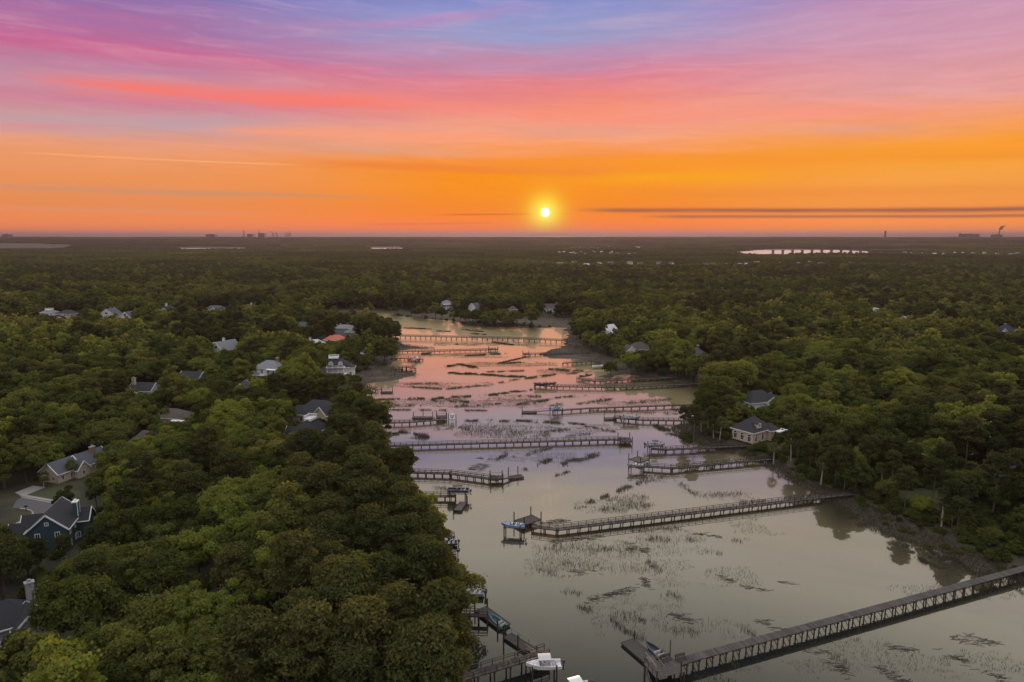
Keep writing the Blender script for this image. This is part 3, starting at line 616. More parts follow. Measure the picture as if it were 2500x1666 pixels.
# ------------------------------------------------------------------ docks
CYL = MB().tube([(0, 0, 0), (0, 0, 1)], 1, 7).mesh('pile', 'pile_wood')
POST = MB().box(-.06, .06, -.06, .06, 0, 1).mesh('rail_post', 'rail_wood')
PLANK = MB().box(-.5, .5, -.5, .5, -.04, .0).mesh('plank', 'deck_wood')
def pile(par, x, y, z0, z1, r=.15): O('pile', CYL, par, (x, y, z0), 0, (r, r, z1 - z0))
def dock(label, short, pts, z=2.0, width=1.6, rails=2, bay=3.0, planks=0, braced=False, group='docks reaching into the creek', slope=None, railh=1.05, pr=.15, end=None):
    P = [at(u, v, z) for u, v in pts] if not isinstance(pts[0], Vector) else pts
    o = P[0]; t = thing('dock', label, 'dock', (o.x, o.y, 0), 0, group); LAND.append((o.x * .35 + P[-1].x * .65, o.y * .35 + P[-1].y * .65, short))
    for a, b in zip(P, P[1:]):
        a, b = a - Vector((o.x, o.y, 0)), b - Vector((o.x, o.y, 0)); d = b - a; L = d.xy.length; ux, uy = d.x / L, d.y / L; nx, ny = -uy, ux; rz = math.atan2(uy, ux)
        n = max(1, round(L / bay)); w = width / 2
        st = MB()
        for s in (-1, 1): st.bar((0, s * (w - .12), -.16), (L, s * (w - .12), -.16), .1, .24)
        st.bar((0, 0, -.16), (L, 0, -.16), .1, .22)
        O('stringer', st.mesh('stringer', 'pile_wood'), t, (a.x, a.y, a.z), rz)
        if planks:
            m = int(L / planks)
            for k in range(m):
                s = (k + .5) * L / m
                O('plank', PLANK, t, (a.x + ux * s + nx * random.uniform(-.03, .03), a.y + uy * s + ny * random.uniform(-.03, .03), a.z + random.uniform(-.012, .012)), rz + random.uniform(-.012, .012), (L / m * .92, width * random.uniform(.97, 1.05), 1))
        else:
            dk = MB(); m = max(2, int(L / .42))
            for k in range(m): dk.box(k * L / m, (k + .93) * L / m, -w, w, -.05, 0)
            O('deck', dk.mesh('deck', 'deck_wood'), t, (a.x, a.y, a.z), rz)
        for k in range(n + 1):
            s = L * k / n; cx, cy = a.x + ux * s, a.y + uy * s
            for q in (-1, 1): pile(t, cx + nx * (w - .1) * q, cy + ny * (w - .1) * q, -1.0, a.z - .05, pr)
            bm = MB(); bm.box(-.12, .12, -w - .25, w + .25, -.42, -.2)
            if braced: bm.bar((0, -w + .1, -.4), (0, w - .1, -a.z + .25), .1).bar((0, w - .1, -.4), (0, -w + .1, -a.z + .25), .1)
            O('cross_beam', bm.mesh('cross_beam', 'pile_wood'), t, (cx, cy, a.z), rz)
        if rails:
            for q in ((-1, 1) if rails == 2 else (1,)):
                m = max(1, round(L / 2.2))
                for k in range(m + 1):
                    s = L * k / m; O('rail_post', POST, t, (a.x + ux * s + nx * w * q, a.y + uy * s + ny * w * q, a.z - .3), rz, (1.1, 1.1, railh + .3))
                r = MB(); r.bar((0, q * w, railh), (L, q * w, railh), .16, .08).bar((0, q * w, railh * .55), (L, q * w, railh * .55), .06, .12)
                O('rail', r.mesh('rail', 'rail_wood'), t, (a.x, a.y, a.z), rz)
    return t
def platform(par_label, u, v, L, W, rz, z=.45, posts=((-1, 1), (1, 1)), name='floating_dock', posth=2.2, group='floating docks moored in the creek', rail=False, short=None):
    c = at(u, v, z); t = thing(name, par_label, 'floating dock', (c.x, c.y, 0), R(rz), group)
    if short: LAND.append((c.x, c.y, short))
    f = MB()
    if z < 1: f.box(-L/2 + .1, L/2 - .1, -W/2 + .1, W/2 - .1, -.15, z - .1); O('float', f.mesh('float', 'dark_metal'), t)
    else:
        for q in (-1, 0, 1): f.box(-L/2 + .1, L/2 - .1, q * (W/2 - .2) - .08, q * (W/2 - .2) + .08, z - .36, z - .1)
        O('joist', f.mesh('joist', 'pile_wood'), t)
    m = max(2, int(L / .45)); d = MB()
    for k in range(m): d.box(-L/2 + k * L / m, -L/2 + (k + .93) * L / m, -W/2, W/2, z - .1, z)
    O('deck', d.mesh('deck', 'deck_wood'), t)
    e = MB()
    for s in (-1, 1): e.box(-L/2, L/2, s * W/2 - .06, s * W/2 + .06, z - .2, z + .06); e.box(s * L/2 - .05, s * L/2 + .05, -W/2, W/2, z - .19, z + .05)
    O('edge_board', e.mesh('edge_board', 'rail_wood'), t)
    for sx, sy in posts: pile(t, sx * (L/2 - .2), sy * (W/2 + .15), -1, posth, .16)
    if rail:
        r = MB()
        for s in np.linspace(-L/2, L/2, 4): r.box(s - .04, s + .04, W/2 - .04, W/2 + .04, z, z + 1)
        r.box(-L/2, L/2, W/2 - .04, W/2 + .04, z + .95, z + 1.05); O('rail', r.mesh('rail', 'galvanised'), t)
    return t
def gangway(label, a, b, w=1.2, group='gangways down to floating docks'):
    a, b = Vector(a), Vector(b); t = thing('gangway', label, 'gangway', (a.x, a.y, 0), 0, group); d = b - a; o = Vector((a.x, a.y, 0))
    a2, b2 = a - o, b - o; side = Vector((-d.y, d.x, 0)).normalized() * w / 2
    k = MB(); k.bar(a2, b2, w, .12); O('deck', k.mesh('deck', 'deck_wood'), t)
    for s in (-1, 1):
        r = MB(); r.bar(a2 + side * s + Vector((0, 0, 1)), b2 + side * s + Vector((0, 0, 1)), .08)
        for q in np.linspace(0, 1, 5): p = a2.lerp(b2, q) + side * s; r.bar(p, p + Vector((0, 0, 1)), .07)
        O('rail', r.mesh('rail', 'galvanised'), t)
    return t

dock('long weathered silver dock without rails on braced piles by floating dock', 'long rail-less dock', [(1640, 1622), (1700, 1603), (2540, 1377)], 2.1, 1.9, 0, 3.1, .33, True, pr=.14)
dock('long railed boardwalk from palm lawn to the blue boat lift', 'blue boat boardwalk', [(2160, 1198), (2010, 1213), (1360, 1292), (1300, 1284)], 1.2, 1.7, 2, 3.2, .6)
dock('railed boardwalk with bend leading to a tilted gangway and pale lift boat', 'bent boardwalk', [(1880, 1121), (1640, 1143), (1570, 1138)], 1.2, 1.6, 2, 3.2)
dock('short railed dock under the arched window house ending at centre console boat', 'arched house dock', [(1830, 1088), (1625, 1098), (1590, 1096)], 1.2, 1.6, 2, 3.2)
dock('railed dock with low piles ending at a lifted skiff and small float', 'skiff lift dock', [(1720, 1028), (1570, 1026), (1500, 1020)], 1.2, 1.6, 2, 3.2)
dock('straight dock with single low rail and blue lifted boat midway', 'straight single-rail dock', [(1720, 987), (1440, 997), (1350, 1003)], 1.2, 1.5, 1, 4.0, railh=.6)
dock('very long railed boardwalk crossing the creek from the wooded point', 'very long crossing boardwalk', [(905, 1090), (1150, 1083), (1500, 1073), (1526, 1076)], 1.2, 1.6, 2, 3.2)
dock('railed dock with kinked end and gangway below the wooded point', 'kinked dock', [(960, 1152), (1100, 1156), (1178, 1166), (1214, 1172)], 1.2, 1.6, 2, 3.0)
dock('short railed dock serving the canopied pontoon boat', 'pontoon dock', [(985, 1210), (1112, 1211)], 1.2, 1.7, 2, 3.0)
dock('dock with pavilion end beside white walkaround boat lift', 'walkaround dock', [(925, 1033), (1000, 1031), (1085, 1024)], 1.2, 1.5, 2, 3.2)
dock('sloping dark footbridge below the porch mansion', 'mansion footbridge', [(855, 932), (900, 945), (920, 952)], 1.2, 1.6, 2, 3.0)
dock('short dock with boat under the marsh edge shed', 'shed dock', [(955, 874), (1032, 877)], 1.3, 1.6, 1, 3.2, railh=.9)
dock('humped little footbridge on the dark mud spit', 'humped footbridge', [at(966, 900, 1.4), at(982, 897, 2.6), at(992, 897, 2.6), at(1014, 906, .9)], 2.0, 1.3, 2, 2.6)
dock('long thin dock running out beside the mud spit to a railed head', 'mud spit dock', [(930, 858), (1060, 858), (1210, 854)], 1.2, 1.5, 2, 3.6)
dock('long trestle walkway spanning the far creek mouth', 'creek mouth trestle', [(965, 820), (1140, 824), (1240, 826), (1385, 832)], 2.2, 1.8, 2, 4.2)
dock('jetty from dark mud bank ending in square head', 'mud bank jetty', [(1450, 861), (1380, 862), (1282, 865)], 1.2, 1.6, 1, 3.6)
dock('small low jetty tucked under the right mud bank', 'small tucked jetty', [(1465, 881), (1420, 884), (1374, 887)], 1.6, 1.6, 1, 3.0)
dock('sloped little jetty with moored white boat', 'white boat jetty', [(1540, 897), (1476, 899)], 1.5, 1.4, 1, 3.0)
dock('kinked jetty with dark boat moored across its end', 'dark boat jetty', [(1660, 921), (1560, 926), (1452, 931), (1410, 924)], 1.2, 1.6, 2, 3.4)
dock('long straight railed jetty with two lifted boats at its head', 'two boat jetty', [(1730, 936), (1500, 946), (1360, 944), (1305, 940)], 1.2, 1.6, 2, 3.4)
dock('railed dock below the waterside pines with white boat on lift', 'white boat dock', [(1085, 1668), (1122, 1655), (1316, 1597), (1335, 1591)], 2.1, 2.0, 2, 3.0, .4)
dock('small dock half hidden under overhanging pine boughs', 'hidden pine dock', [(1075, 1300), (1103, 1312)], 1.4, 1.8, 1, 2.6)
dock('grey dock emerging from pines with short posts', 'pine posts dock', [(1085, 1380), (1120, 1392), (1138, 1424)], 1.3, 2.0, 1, 2.6)
dock('narrow walkway through boughs to the teal boat float', 'teal boat walkway', [(1125, 1500), (1190, 1503)], 1.6, 1.2, 2, 2.2)
# decks, floats and gangways at the dock heads
platform('floating dock with pale skiff at the end of the rail-less dock', 1560, 1588, 7.4, 3.0, -62, .5, ((-1, 1), ), short='pale skiff float')
gangway('metal railed gangway from rail-less dock corner to its float', at(1612, 1640, 2.1), at(1585, 1604, .6), 1.5)
c_ = at(1622, 1630, 2.1)
pf = thing('pier_platform', 'square end deck of the rail-less dock carrying two benches', 'dock platform', (c_.x, c_.y, 0), R(18))
dk_ = MB()
for k in range(10): dk_.box(-3 + k * .6, -3 + k * .6 + .56, -2.3, 2.3, 2.02, 2.1)
O('deck', dk_.mesh('deck', 'deck_wood'), pf)
for sx in (-1, 1):
    for sy in (-1, 1): pile(pf, sx * 2.8, sy * 2.1, -1, 2.0, .18)
pile(pf, -2.9, -2.4, -1, 3.6, .13); pile(pf, 2.0, -2.4, -1, 4.4, .12); pile(pf, 2.6, 2.4, -1, 5.6, .10)
rb_ = MB(); rb_.bar((-2.9, -2.3, 3.1), (-2.9, 2.2, 3.1), .1); 
for y in (-2.3, -.8, .7, 2.2): rb_.bar((-2.9, y, 2.1), (-2.9, y, 3.1), .08)
O('rail', rb_.mesh('rail', 'rail_wood'), pf)
def bench(u, v, z, rz, label):
    c = at(u, v, z); t = thing('bench', label, 'bench', (c.x, c.y, z), R(rz), 'benches on the dock end')
    for k in range(3): s = MB(); s.box(-1.1, 1.1, -.28 + k * .2, -.12 + k * .2, .42, .47); O('seat_slat', s.mesh('seat_slat', 'rail_wood'), t)
    for k in range(3): s = MB(); s.box(-1.1, 1.1, .30 + k * .04, .34 + k * .04, .55 + k * .2, .71 + k * .2); O('back_slat', s.mesh('back_slat', 'rail_wood'), t)
    for sx in (-1, 1): s = MB(); s.box(sx * .95 - .05, sx * .95 + .05, -.28, -.2, 0, .42).box(sx * .95 - .05, sx * .95 + .05, .28, .36, 0, 1.1); O('leg', s.mesh('leg', 'rail_wood'), t)
bench(1626, 1614, 2.1, 24, 'slatted wooden bench on the open corner of the dock end')
bench(1662, 1612, 2.1, 20, 'slatted wooden bench beside the tall post where planks begin')
platform('float at the tip of gangway near the white lift boat', 1270, 1571, 7.5, 2.2, -48, .5, ((-1, -1), (.2, -1)), posth=3.2, short='gangway tip float', rail=True)
gangway('railed gangway linking white boat dock with its float', at(1312, 1596, 1.2), at(1288, 1582, .6), 1.3)
platform('planked float holding the teal skiff under pine boughs', 1202, 1507, 8.5, 3.0, -52, .55, ((1, -1), (-1, -1), (-1, 1)), posth=2.4, short='teal skiff float')
platform('raised square deck beside the blue boat lift', 1288, 1270, 6.5, 4.2, 38, 1.2, ((-1, 1), (1, 1), (1, -1), (-1, -1)), name='floating_dock', posth=3.6)
platform('small square float beyond the kinked dock gangway', 1260, 1164, 4.6, 3.0, 20, .5, ((-1, 1), (.6, 1)), posth=3.4)
gangway('gangway from the kinked dock down to its square float', at(1214, 1172, 1.2), at(1252, 1166, .6))
platform('railed fishing deck where the kinked dock meets its gangway', 1212, 1166, 4.4, 3.4, 5, 1.4, ((-1, 1), (1, 1), (1, -1), (-1, -1)), posth=3.2, rail=True)
platform('narrow float beyond the pontoon boat', 1124, 1236, 6.5, 2.2, 78, .5, ((-1, 1), (1, -1)), posth=2.6)
platform('small float in front of the lifted skiff', 1490, 1022, 5.2, 3.2, 3, .5, ((-1, 1), (1, 1)), posth=3.6)
gangway('short gangway to float in front of the lifted skiff', at(1512, 1021, 1.2), at(1496, 1022, .6))
platform('float at the tip of the straight single-rail dock', 1292, 1006, 6.8, 3.2, 0, .5, ((-1, 1), ), posth=3.0)
gangway('railed gangway down to float of the single-rail dock', at(1350, 1002, 1.2), at(1304, 1006, .6))
platform('square head of the very long boardwalk with tall posts', 1526, 1074, 5.0, 5.6, 0, 1.3, ((-1, 1), (1, 1), (1, -1), (-1, -1)), posth=3.4)
platform('tilted deck by the pale lift boat on the bent boardwalk', 1560, 1122, 5.2, 5.0, 40, 1.2, ((-1, 1), (1, 1), (1, -1), (-1, -1)), posth=3.2)
platform('low float and deck near the walkaround boat', 1032, 1019, 9.0, 2.6, 0, .6, ((-1, 1), (0, 1), (1, 1)), posth=2.8)
platform('dark hut deck at the head of walkaround dock', 1078, 1018, 4.6, 4.4, 8, 1.3, ((-1, 1), (1, 1), (1, -1), (-1, -1)), posth=3.6, rail=True)
platform('float at the foot of the mansion footbridge', 944, 957, 6.0, 2.8, 0, .6, ((-1, 1), (1, 1)), posth=2.6, rail=True)
platform('railed square head of the mud spit dock', 1204, 853, 7.0, 4.5, 0, 1.3, ((-1, 1), (1, 1), (1, -1), (-1, -1)), posth=3.4, rail=True)
platform('square head of the mud bank jetty', 1284, 864, 4.5, 5.0, 0, 1.3, ((-1, 1), (1, 1), (1, -1), (-1, -1)), posth=3.2)
platform('boat landing at the foot of the shed dock', 1010, 878, 8.0, 4.0, 0, 1.0, ((-1, 1), (1, 1)), posth=3.0)

# ------------------------------------------------------------------ boats
def hull_mesh(L, B, D, bowrise=.35, m='gel_white', flat=False):
    st = np.linspace(0, 1, 11); secs = []
    for s in st:
        b = B / 2 * (1 - max(0, (s - .45) / .55) ** (2.0 if not flat else 5)) * (.93 + .07 * min(1, s / .3)); b = max(b, .05 if not flat else B * .3)
        zg = D + bowrise * s ** 2; zk = .0 + (D * .75 * max(0, (s - .6) / .4) ** 2); zc = zk + D * .28 * (1 - .3 * s) + .12 * s
        x = L * (s - .5); fl = D * .45
        secs.append([(x, 0, zk), (x, b * .78, zc), (x, b, zg), (x, max(b - .16, .02), zg + .02), (x, max(b - .22, .015), max(fl, zc + .05)), (x, 0, max(fl, zc + .05))])
    mb = MB()
    for sgn in (1, -1):
        o = len(mb.v)
        for se in secs: mb.v += [(x, y * sgn, z) for x, y, z in se]
        for i in range(len(secs) - 1):
            for k in range(5):
                q = (o + i * 6 + k, o + (i + 1) * 6 + k, o + (i + 1) * 6 + k + 1, o + i * 6 + k + 1); mb.f.append(q if sgn > 0 else q[::-1])
        mb.f.append(tuple(o + k for k in range(6)))
    return mb.mesh('hull', m)
def boat(label, u, v, z, rz, L=6.5, B=2.4, hull='gel_white', top=None, console=True, ws=True, motors=1, deck=True, tubes=False, seats=2, group='boats kept along the creek', rubrail=None, lift=True, ll=None, short=None):
    c = at(u, v, z + .5); t = thing('boat', label, 'boat', (c.x, c.y, z), R(rz), group); D = .95 * B / 2.4
    if short: LAND.append((c.x, c.y, short))
    if tubes:
        for s in (-1, 1):
            h = MB(); h.tube([(-L/2, s * B * .33, .3), (L*.38, s * B * .33, .3), (L*.5, s * B * .33, .42)], [.33, .33, .06], 8); O('pontoon', h.mesh('pontoon', 'alu'), t)
        d = MB(); d.box(-L/2, L/2 - .2, -B/2, B/2, .62, .74); O('deck', d.mesh('deck', 'gel_grey'), t)
        f = MB()
        for s in (-1, 1): f.box(-L/2 + .2, L/2 - .4, s * (B/2 - .05) - .03, s * (B/2 - .05) + .03, .74, 1.4)
        f.box(L/2 - .45, L/2 - .4, -B/2 + .05, B/2 - .05, .74, 1.4).box(-L/2 + .2, -L/2 + .26, -B/2 + .05, B/2 - .05, .74, 1.4); O('fence', f.mesh('fence', hull), t); D = .8
    else:
        ho = O('hull', hull_mesh(L, B, D, .35, hull), t)
        if rubrail:
            for s in (-1, 1): rr = MB(); rr.bar((-L/2, s * (B/2 * .96), D - .1), (-.05 * L, s * (B/2 + .02), D - .06), .07); rr.bar((-.05 * L, s * (B/2 + .02), D - .06), (.28 * L, s * B * .37, D + .1), .07); O('rub_rail', rr.mesh('rub_rail', rubrail), ho)
        if deck:
            n = 6; dk = []
            for s in np.linspace(.62, .985, n):
                b = max(B / 2 * (1 - ((s - .45) / .55) ** 2) - .1, .03); dk.append((L * (s - .5), b, D + .35 * s * s - .02))
            mb = MB(); pts = [(x, y, z) for x, y, z in dk] + [(x, -y, z) for x, y, z in dk[::-1]]; mb.poly(pts, [(i, i + 1, 2 * n - 2 - i, 2 * n - 1 - i) for i in range(n - 1)])
            O('foredeck', mb.mesh('foredeck', hull), t)
            br = MB()
            for s in (-1, 1):
                for q in (.68, .8, .92):
                    b = B / 2 * (1 - ((q - .45) / .55) ** 2); br.bar((L * (q - .5), s * b * .92, D + .3 * q * q), (L * (q - .5), s * b * .92, D + .6), .035)
                br.bar((L * .18, s * B * .38, D + .6), (L * .42, s * B * .14, D + .62), .035); br.bar((L * .42, s * B * .14, D + .62), (L * .47, 0, D + .6), .035)
            O('bow_rail', br.mesh('bow_rail', 'alu'), t)
    z0 = D * .45 if not tubes else .74
    if console:
        cs = MB(); cs.poly([(-.1, -.45, z0), (.75, -.45, z0), (.75, .45, z0), (-.1, .45, z0), (0, -.42, z0 + 1.0), (.5, -.42, z0 + .9), (.5, .42, z0 + .9), (0, .42, z0 + 1.0)], [(4, 5, 6, 7), (0, 1, 5, 4), (1, 2, 6, 5), (2, 3, 7, 6), (3, 0, 4, 7)])
        co = O('console', cs.mesh('console', 'gel_white' if hull != 'gel_dark' else 'gel_grey'), t)
        wl = MB(); wl.tube([(-.1, 0, z0 + .8), (-.16, 0, z0 + .85)], [.2, .2], 8); O('steering_wheel', wl.mesh('steering_wheel', 'dark_metal'), co)
    if ws:
        w = MB(); w.poly([(.62, -B * .34, D), (.85, 0, D + .05), (.62, B * .34, D), (.35, -B * .3, D + .55), (.5, 0, D + .62), (.35, B * .3, D + .55), (-.3, -B*.42, D), (-.3, -B*.38, D+.4), (-.3, B*.42, D), (-.3, B*.38, D+.4)], [(0, 1, 4, 3), (1, 2, 5, 4), (6, 0, 3, 7), (2, 8, 9, 5)])
        O('windshield', w.mesh('windshield', 'windshield'), t)
    for k in range(seats):
        s = MB(); x = -.9 - k * 1.1; s.box(x - .25, x + .25, -B * .3, B * .3, z0, z0 + .42).box(x - .32, x - .22, -B * .3, B * .3, z0 + .42, z0 + .8); O('seat', s.mesh('seat', 'seat_vinyl'), t)
    if top:
        h = 2.35 if not tubes else 2.6; tx0, tx1 = (-1.3, 1.0) if not tubes else (-1.4, 1.6); tw = B * .42
        k = MB(); n = 5
        for j in range(n):
            a = -1 + 2 * j / (n - 1); k.v += [(tx0, a * tw, h + .14 * (1 - a * a)), (tx1, a * tw, h + .14 * (1 - a * a) - .05), (tx0, a * tw, h + .14 * (1 - a * a) - .07), (tx1, a * tw, h + .14 * (1 - a * a) - .12)]
        for j in range(n - 1):
            o = j * 4; k.f += [(o, o + 1, o + 5, o + 4), (o + 2, o + 6, o + 7, o + 3), (o, o + 4, o + 6, o + 2), (o + 1, o + 3, o + 7, o + 5)]
        k.f += [(0, 2, 3, 1), (16, 17, 19, 18)]
        to = O('canopy', k.mesh('canopy', top), t)
        for sx, sy in ((tx0 + .15, 1), (tx0 + .15, -1), (tx1 - .2, 1), (tx1 - .2, -1)):
            p = MB(); p.bar((sx * .8, sy * tw * .95, z0 + .3), (sx, sy * tw * .95, h - .02), .05); O('canopy_pole', p.mesh('canopy_pole', 'alu'), to)
    for k in range(motors):
        y = (k - (motors - 1) / 2) * .75; m = MB()
        m.poly([(-L/2 - .75, y - .2, D - .05), (-L/2 - .12, y - .2, D - .05), (-L/2 - .12, y + .2, D - .05), (-L/2 - .75, y + .2, D - .05), (-L/2 - .7, y - .16, D + .5), (-L/2 - .2, y - .16, D + .62), (-L/2 - .2, y + .16, D + .62), (-L/2 - .7, y + .16, D + .5)],
               [(4, 5, 6, 7), (0, 1, 5, 4), (1, 2, 6, 5), (2, 3, 7, 6), (3, 0, 4, 7), (3, 2, 1, 0)])
        mo = O('outboard', m.mesh('outboard', 'dark_metal'), t)
        lg = MB(); lg.box(-L/2 - .5, -L/2 - .25, y - .07, y + .07, -.35, D).box(-L/2 - .75, -L/2 - .2, y - .05, y + .05, -.42, -.3); O('outboard_leg', lg.mesh('outboard_leg', 'dark_metal'), mo)
    if lift:
        lo = thing('boat_lift', ll or ('timber post lift cradling the ' + label.split(' beside')[0].split(' at ')[0].split(' on ')[0]), 'boat lift', (c.x, c.y, 0), R(rz), 'boat lifts beside the docks')
        for sx in (-1, 1):
            for sy in (-1, 1): pile(lo, sx * L * .34, sy * (B/2 + .45), -1, z + 1.6 if sy > 0 else z + .9, .15)
            b = MB(); b.box(sx * L * .34 - .1, sx * L * .34 + .1, -B/2 - .5, B/2 + .5, z - .28, z - .06); O('cradle_beam', b.mesh('cradle_beam', 'alu'), lo)
        for sy in (-1, 1):
            b = MB(); b.box(-L * .4, L * .4, sy * .45 - .08, sy * .45 + .08, z - .06, z + .1); O('bunk', b.mesh('bunk', 'rail_wood'), lo)
    return t
boat('white cabin boat with pale canopy and black outboard on lift at the pine dock', 1327, 1626, 1.7, 184, 6.5, 2.5, 'gel_white', 'canvas_grey', True, True, 1, True, rubrail='gel_blue', short='white canopy boat')
boat('white boat with rounded hard top floating off the pine dock', 1402, 1684, .0, 200, 6.2, 2.3, 'gel_white', 'gel_white', True, True, 1, True, lift=False)
boat('teal open skiff tied to the planked float', 1213, 1517, .05, 128, 5.2, 1.8, 'gel_teal', None, False, False, 1, False, lift=False, seats=2, short='teal skiff')
boat('pale open skiff with white benches tied along the float', 1597, 1588, .05, 118, 5.0, 2.0, 'gel_dark', None, False, False, 1, False, lift=False, seats=3)
boat('light blue centre console boat on lift at boardwalk end', 1252, 1284, 1.7, 172, 6.4, 2.3, 'gel_blue', None, True, True, 1, True, short='blue lift boat')
boat('dark pontoon boat with oval canopy lifted at the short dock', 1118, 1201, 1.9, 178, 7.0, 2.6, 'gel_dark', 'canvas_dark', True, False, 1, False, True, short='pontoon boat')
boat('pale flat skiff on lift at the bent boardwalk end', 1554, 1137, 1.5, 184, 6.6, 2.3, 'gel_grey', None, True, False, 1, True)
boat('centre console boat with dark tower and outboards at the arched house dock', 1600, 1088, 1.7, 2, 7.2, 2.5, 'gel_grey', 'canvas_dark', True, True, 2, True)
boat('long silver skiff lifted beside the small float', 1540, 1021, 1.7, 2, 8.2, 2.3, 'gel_grey', None, True, True, 1, True)
boat('blue and white boat tilted on the mid dock lift', 1358, 998, 2.0, 40, 6.8, 2.4, 'gel_blue', 'canvas_dark', True, True, 1, True)
boat('white walkaround boat seen stern on at the hut dock', 1104, 1018, 1.7, 95, 6.6, 2.4, 'gel_white', None, True, True, 1, True)
boat('dark runabout lifted at the outer end of the two boat jetty', 1318, 938, 1.6, 178, 6.6, 2.3, 'gel_dark', None, True, True, 1, True)
boat('slim dark boat lifted inside the two boat jetty', 1344, 937, 1.6, 5, 6.4, 2.2, 'gel_dark', None, True, False, 1, True)
boat('dark inflatable boat moored slantwise on the kinked jetty', 1432, 918, .9, 30, 8.4, 2.4, 'gel_dark', None, False, True, 1, True, lift=False)
boat('white runabout moored by the sloped jetty', 1462, 895, .6, 6, 8.4, 2.6, 'gel_white', None, True, True, 1, True, lift=False)
boat('pale boat with white engine on lift at the shed dock', 1014, 877, 1.5, 70, 7.4, 2.5, 'gel_white', None, True, True, 2, True)
boat('small dark dinghy drawn up beside the mud spit dock', 1042, 863, .1, 0, 7.5, 2.3, 'gel_dark', None, False, False, 0, False, lift=False)
boat('dark boat with black outboard lying under pine boughs', 1088, 1328, .2, 190, 6.0, 2.2, 'gel_dark', None, True, False, 1, True, lift=False)
boat('silver boat stern with outboard showing past the pines', 1085, 1352, .2, 186, 6.0, 2.2, 'gel_grey', None, True, True, 1, True, lift=False)
boat('half hidden skiff with two outboards behind the shoreline pines', 1150, 1448, .2, 175, 5.8, 2.2, 'gel_grey', None, True, False, 2, True, lift=False)

# ------------------------------------------------------------------ cars, mailbox, pergola
def car(label, u, v, rz, m):
    c = at(u, v, GROUND_Z + .8); t = thing('parked_car', label, 'car', (c.x, c.y, GROUND_Z + .03), R(rz), 'cars parked by the lawn')
    b = MB(); P = [(-2.2, .45), (-2.15, .95), (-1.5, 1.0), (1.1, .98), (2.1, .82), (2.25, .5), (2.2, .35), (-2.2, .35)]
    n = len(P); b.poly([(x, -.88, z) for x, z in P] + [(x, .88, z) for x, z in P], [tuple(range(n - 1, -1, -1)), tuple(range(n, 2 * n))] + [(i, (i + 1) % n, (i + 1) % n + n, i + n) for i in range(n)]); O('body', b.mesh('body', m), t)
    g = MB(); g.poly([(-1.7, -.82, .98), (1.0, -.82, .98), (1.0, .82, .98), (-1.7, .82, .98), (-1.2, -.65, 1.5), (.3, -.65, 1.5), (.3, .65, 1.5), (-1.2, .65, 1.5)], [(0, 1, 5, 4), (1, 2, 6, 5), (2, 3, 7, 6), (3, 0, 4, 7)]); O('glasshouse', g.mesh('glasshouse', 'glass'), t)
    r = MB(); r.box(-1.22, .32, -.67, .67, 1.49, 1.54); O('roof', r.mesh('roof', m), t)
    for sx in (-1.35, 1.4):
        for sy in (-1, 1): w = MB(); w.tube([(sx, sy * .7, .33), (sx, sy * .92, .33)], .33, 10); O('wheel', w.mesh('wheel', 'rubber'), t)
car('white car parked at the end of the row by the lawn', 174, 879, 8, 'gel_white'); car('silver car parked mid row by the lawn', 190, 880, 5, 'gel_grey'); car('pale van-like car parked nearest the pergola', 210, 880, 10, 'gel_white')
VIEWS.append((160, 868, 222, 888, 355.))
c_ = at(64, 1247, GROUND_Z); mbx = thing('mailbox', 'dark mailbox on a post at the kerb island', 'mailbox', (c_.x, c_.y, GROUND_Z))
p_ = MB(); p_.box(-.07, .07, -.07, .07, 0, 1.2); O('post', p_.mesh('post', 'dark_metal'), mbx)
p_ = MB(); p_.tube([(-.4, 0, 1.35), (.4, 0, 1.35)], .28, 8); O('box', p_.mesh('box', 'dark_metal'), mbx)
c_ = at(277, 866, GROUND_Z); pg = thing('pergola', 'pale timber pergola frame in shade under big trees', 'pergola', (c_.x, c_.y, GROUND_Z), R(10))
for k in range(5): p_ = MB(); p_.box(-.12, .12, -.12, .12, 0, 3.2); O('post', p_.mesh('post', 'tan_paint'), pg, (-5 + 2.5 * k, 0, 0))
for z_ in (1.2, 3.2): p_ = MB(); p_.box(-5.3, 5.3, -.1, .1, z_, z_ + .2); O('beam', p_.mesh('beam', 'tan_paint'), pg)
VIEWS.append((255, 853, 300, 870, 370.))

# ------------------------------------------------------------------ tree models
def cloud(C, per, size, r_, aspect=1.3, flat=.85, jit=.65, shell=.55):
    C = np.asarray(C, float); n = len(C) * per; k = np.repeat(np.arange(len(C)), per)
    d = r_.normal(size=(n, 3)); d[:, 2] = np.where(d[:, 2] < -.4, -d[:, 2], d[:, 2]); d /= np.linalg.norm(d, axis=1)[:, None]
    rad = C[k, 3] * (shell + (1.08 - shell) * r_.random(n) ** .6); rad = np.where(r_.random(n) < .09, rad * r_.uniform(1.05, 1.5, n), rad)
    p = C[k, :3] + d * rad[:, None] * np.array([1, 1, flat])
    nn = d + r_.normal(size=(n, 3)) * jit; nn /= np.linalg.norm(nn, axis=1)[:, None]
    t = np.cross(nn, r_.normal(size=(n, 3))); t /= np.linalg.norm(t, axis=1)[:, None] + 1e-9; b = np.cross(nn, t)
    s = size * (.45 + 1.0 * r_.random(n))[:, None]
    V = np.stack([p - t * s * aspect, p - b * s, p + t * s * aspect, p + b * s], 1).reshape(-1, 3)
    return V, np.arange(n * 4).reshape(-1, 4)
def fib(n, zmin, r_):
    i = np.arange(n) + .5; z = 1 - (1 - zmin) * i / n; a = i * 2.399963 + r_.random() * 6; q = np.sqrt(1 - z * z)
    return np.stack([q * np.cos(a), q * np.sin(a), z], 1)
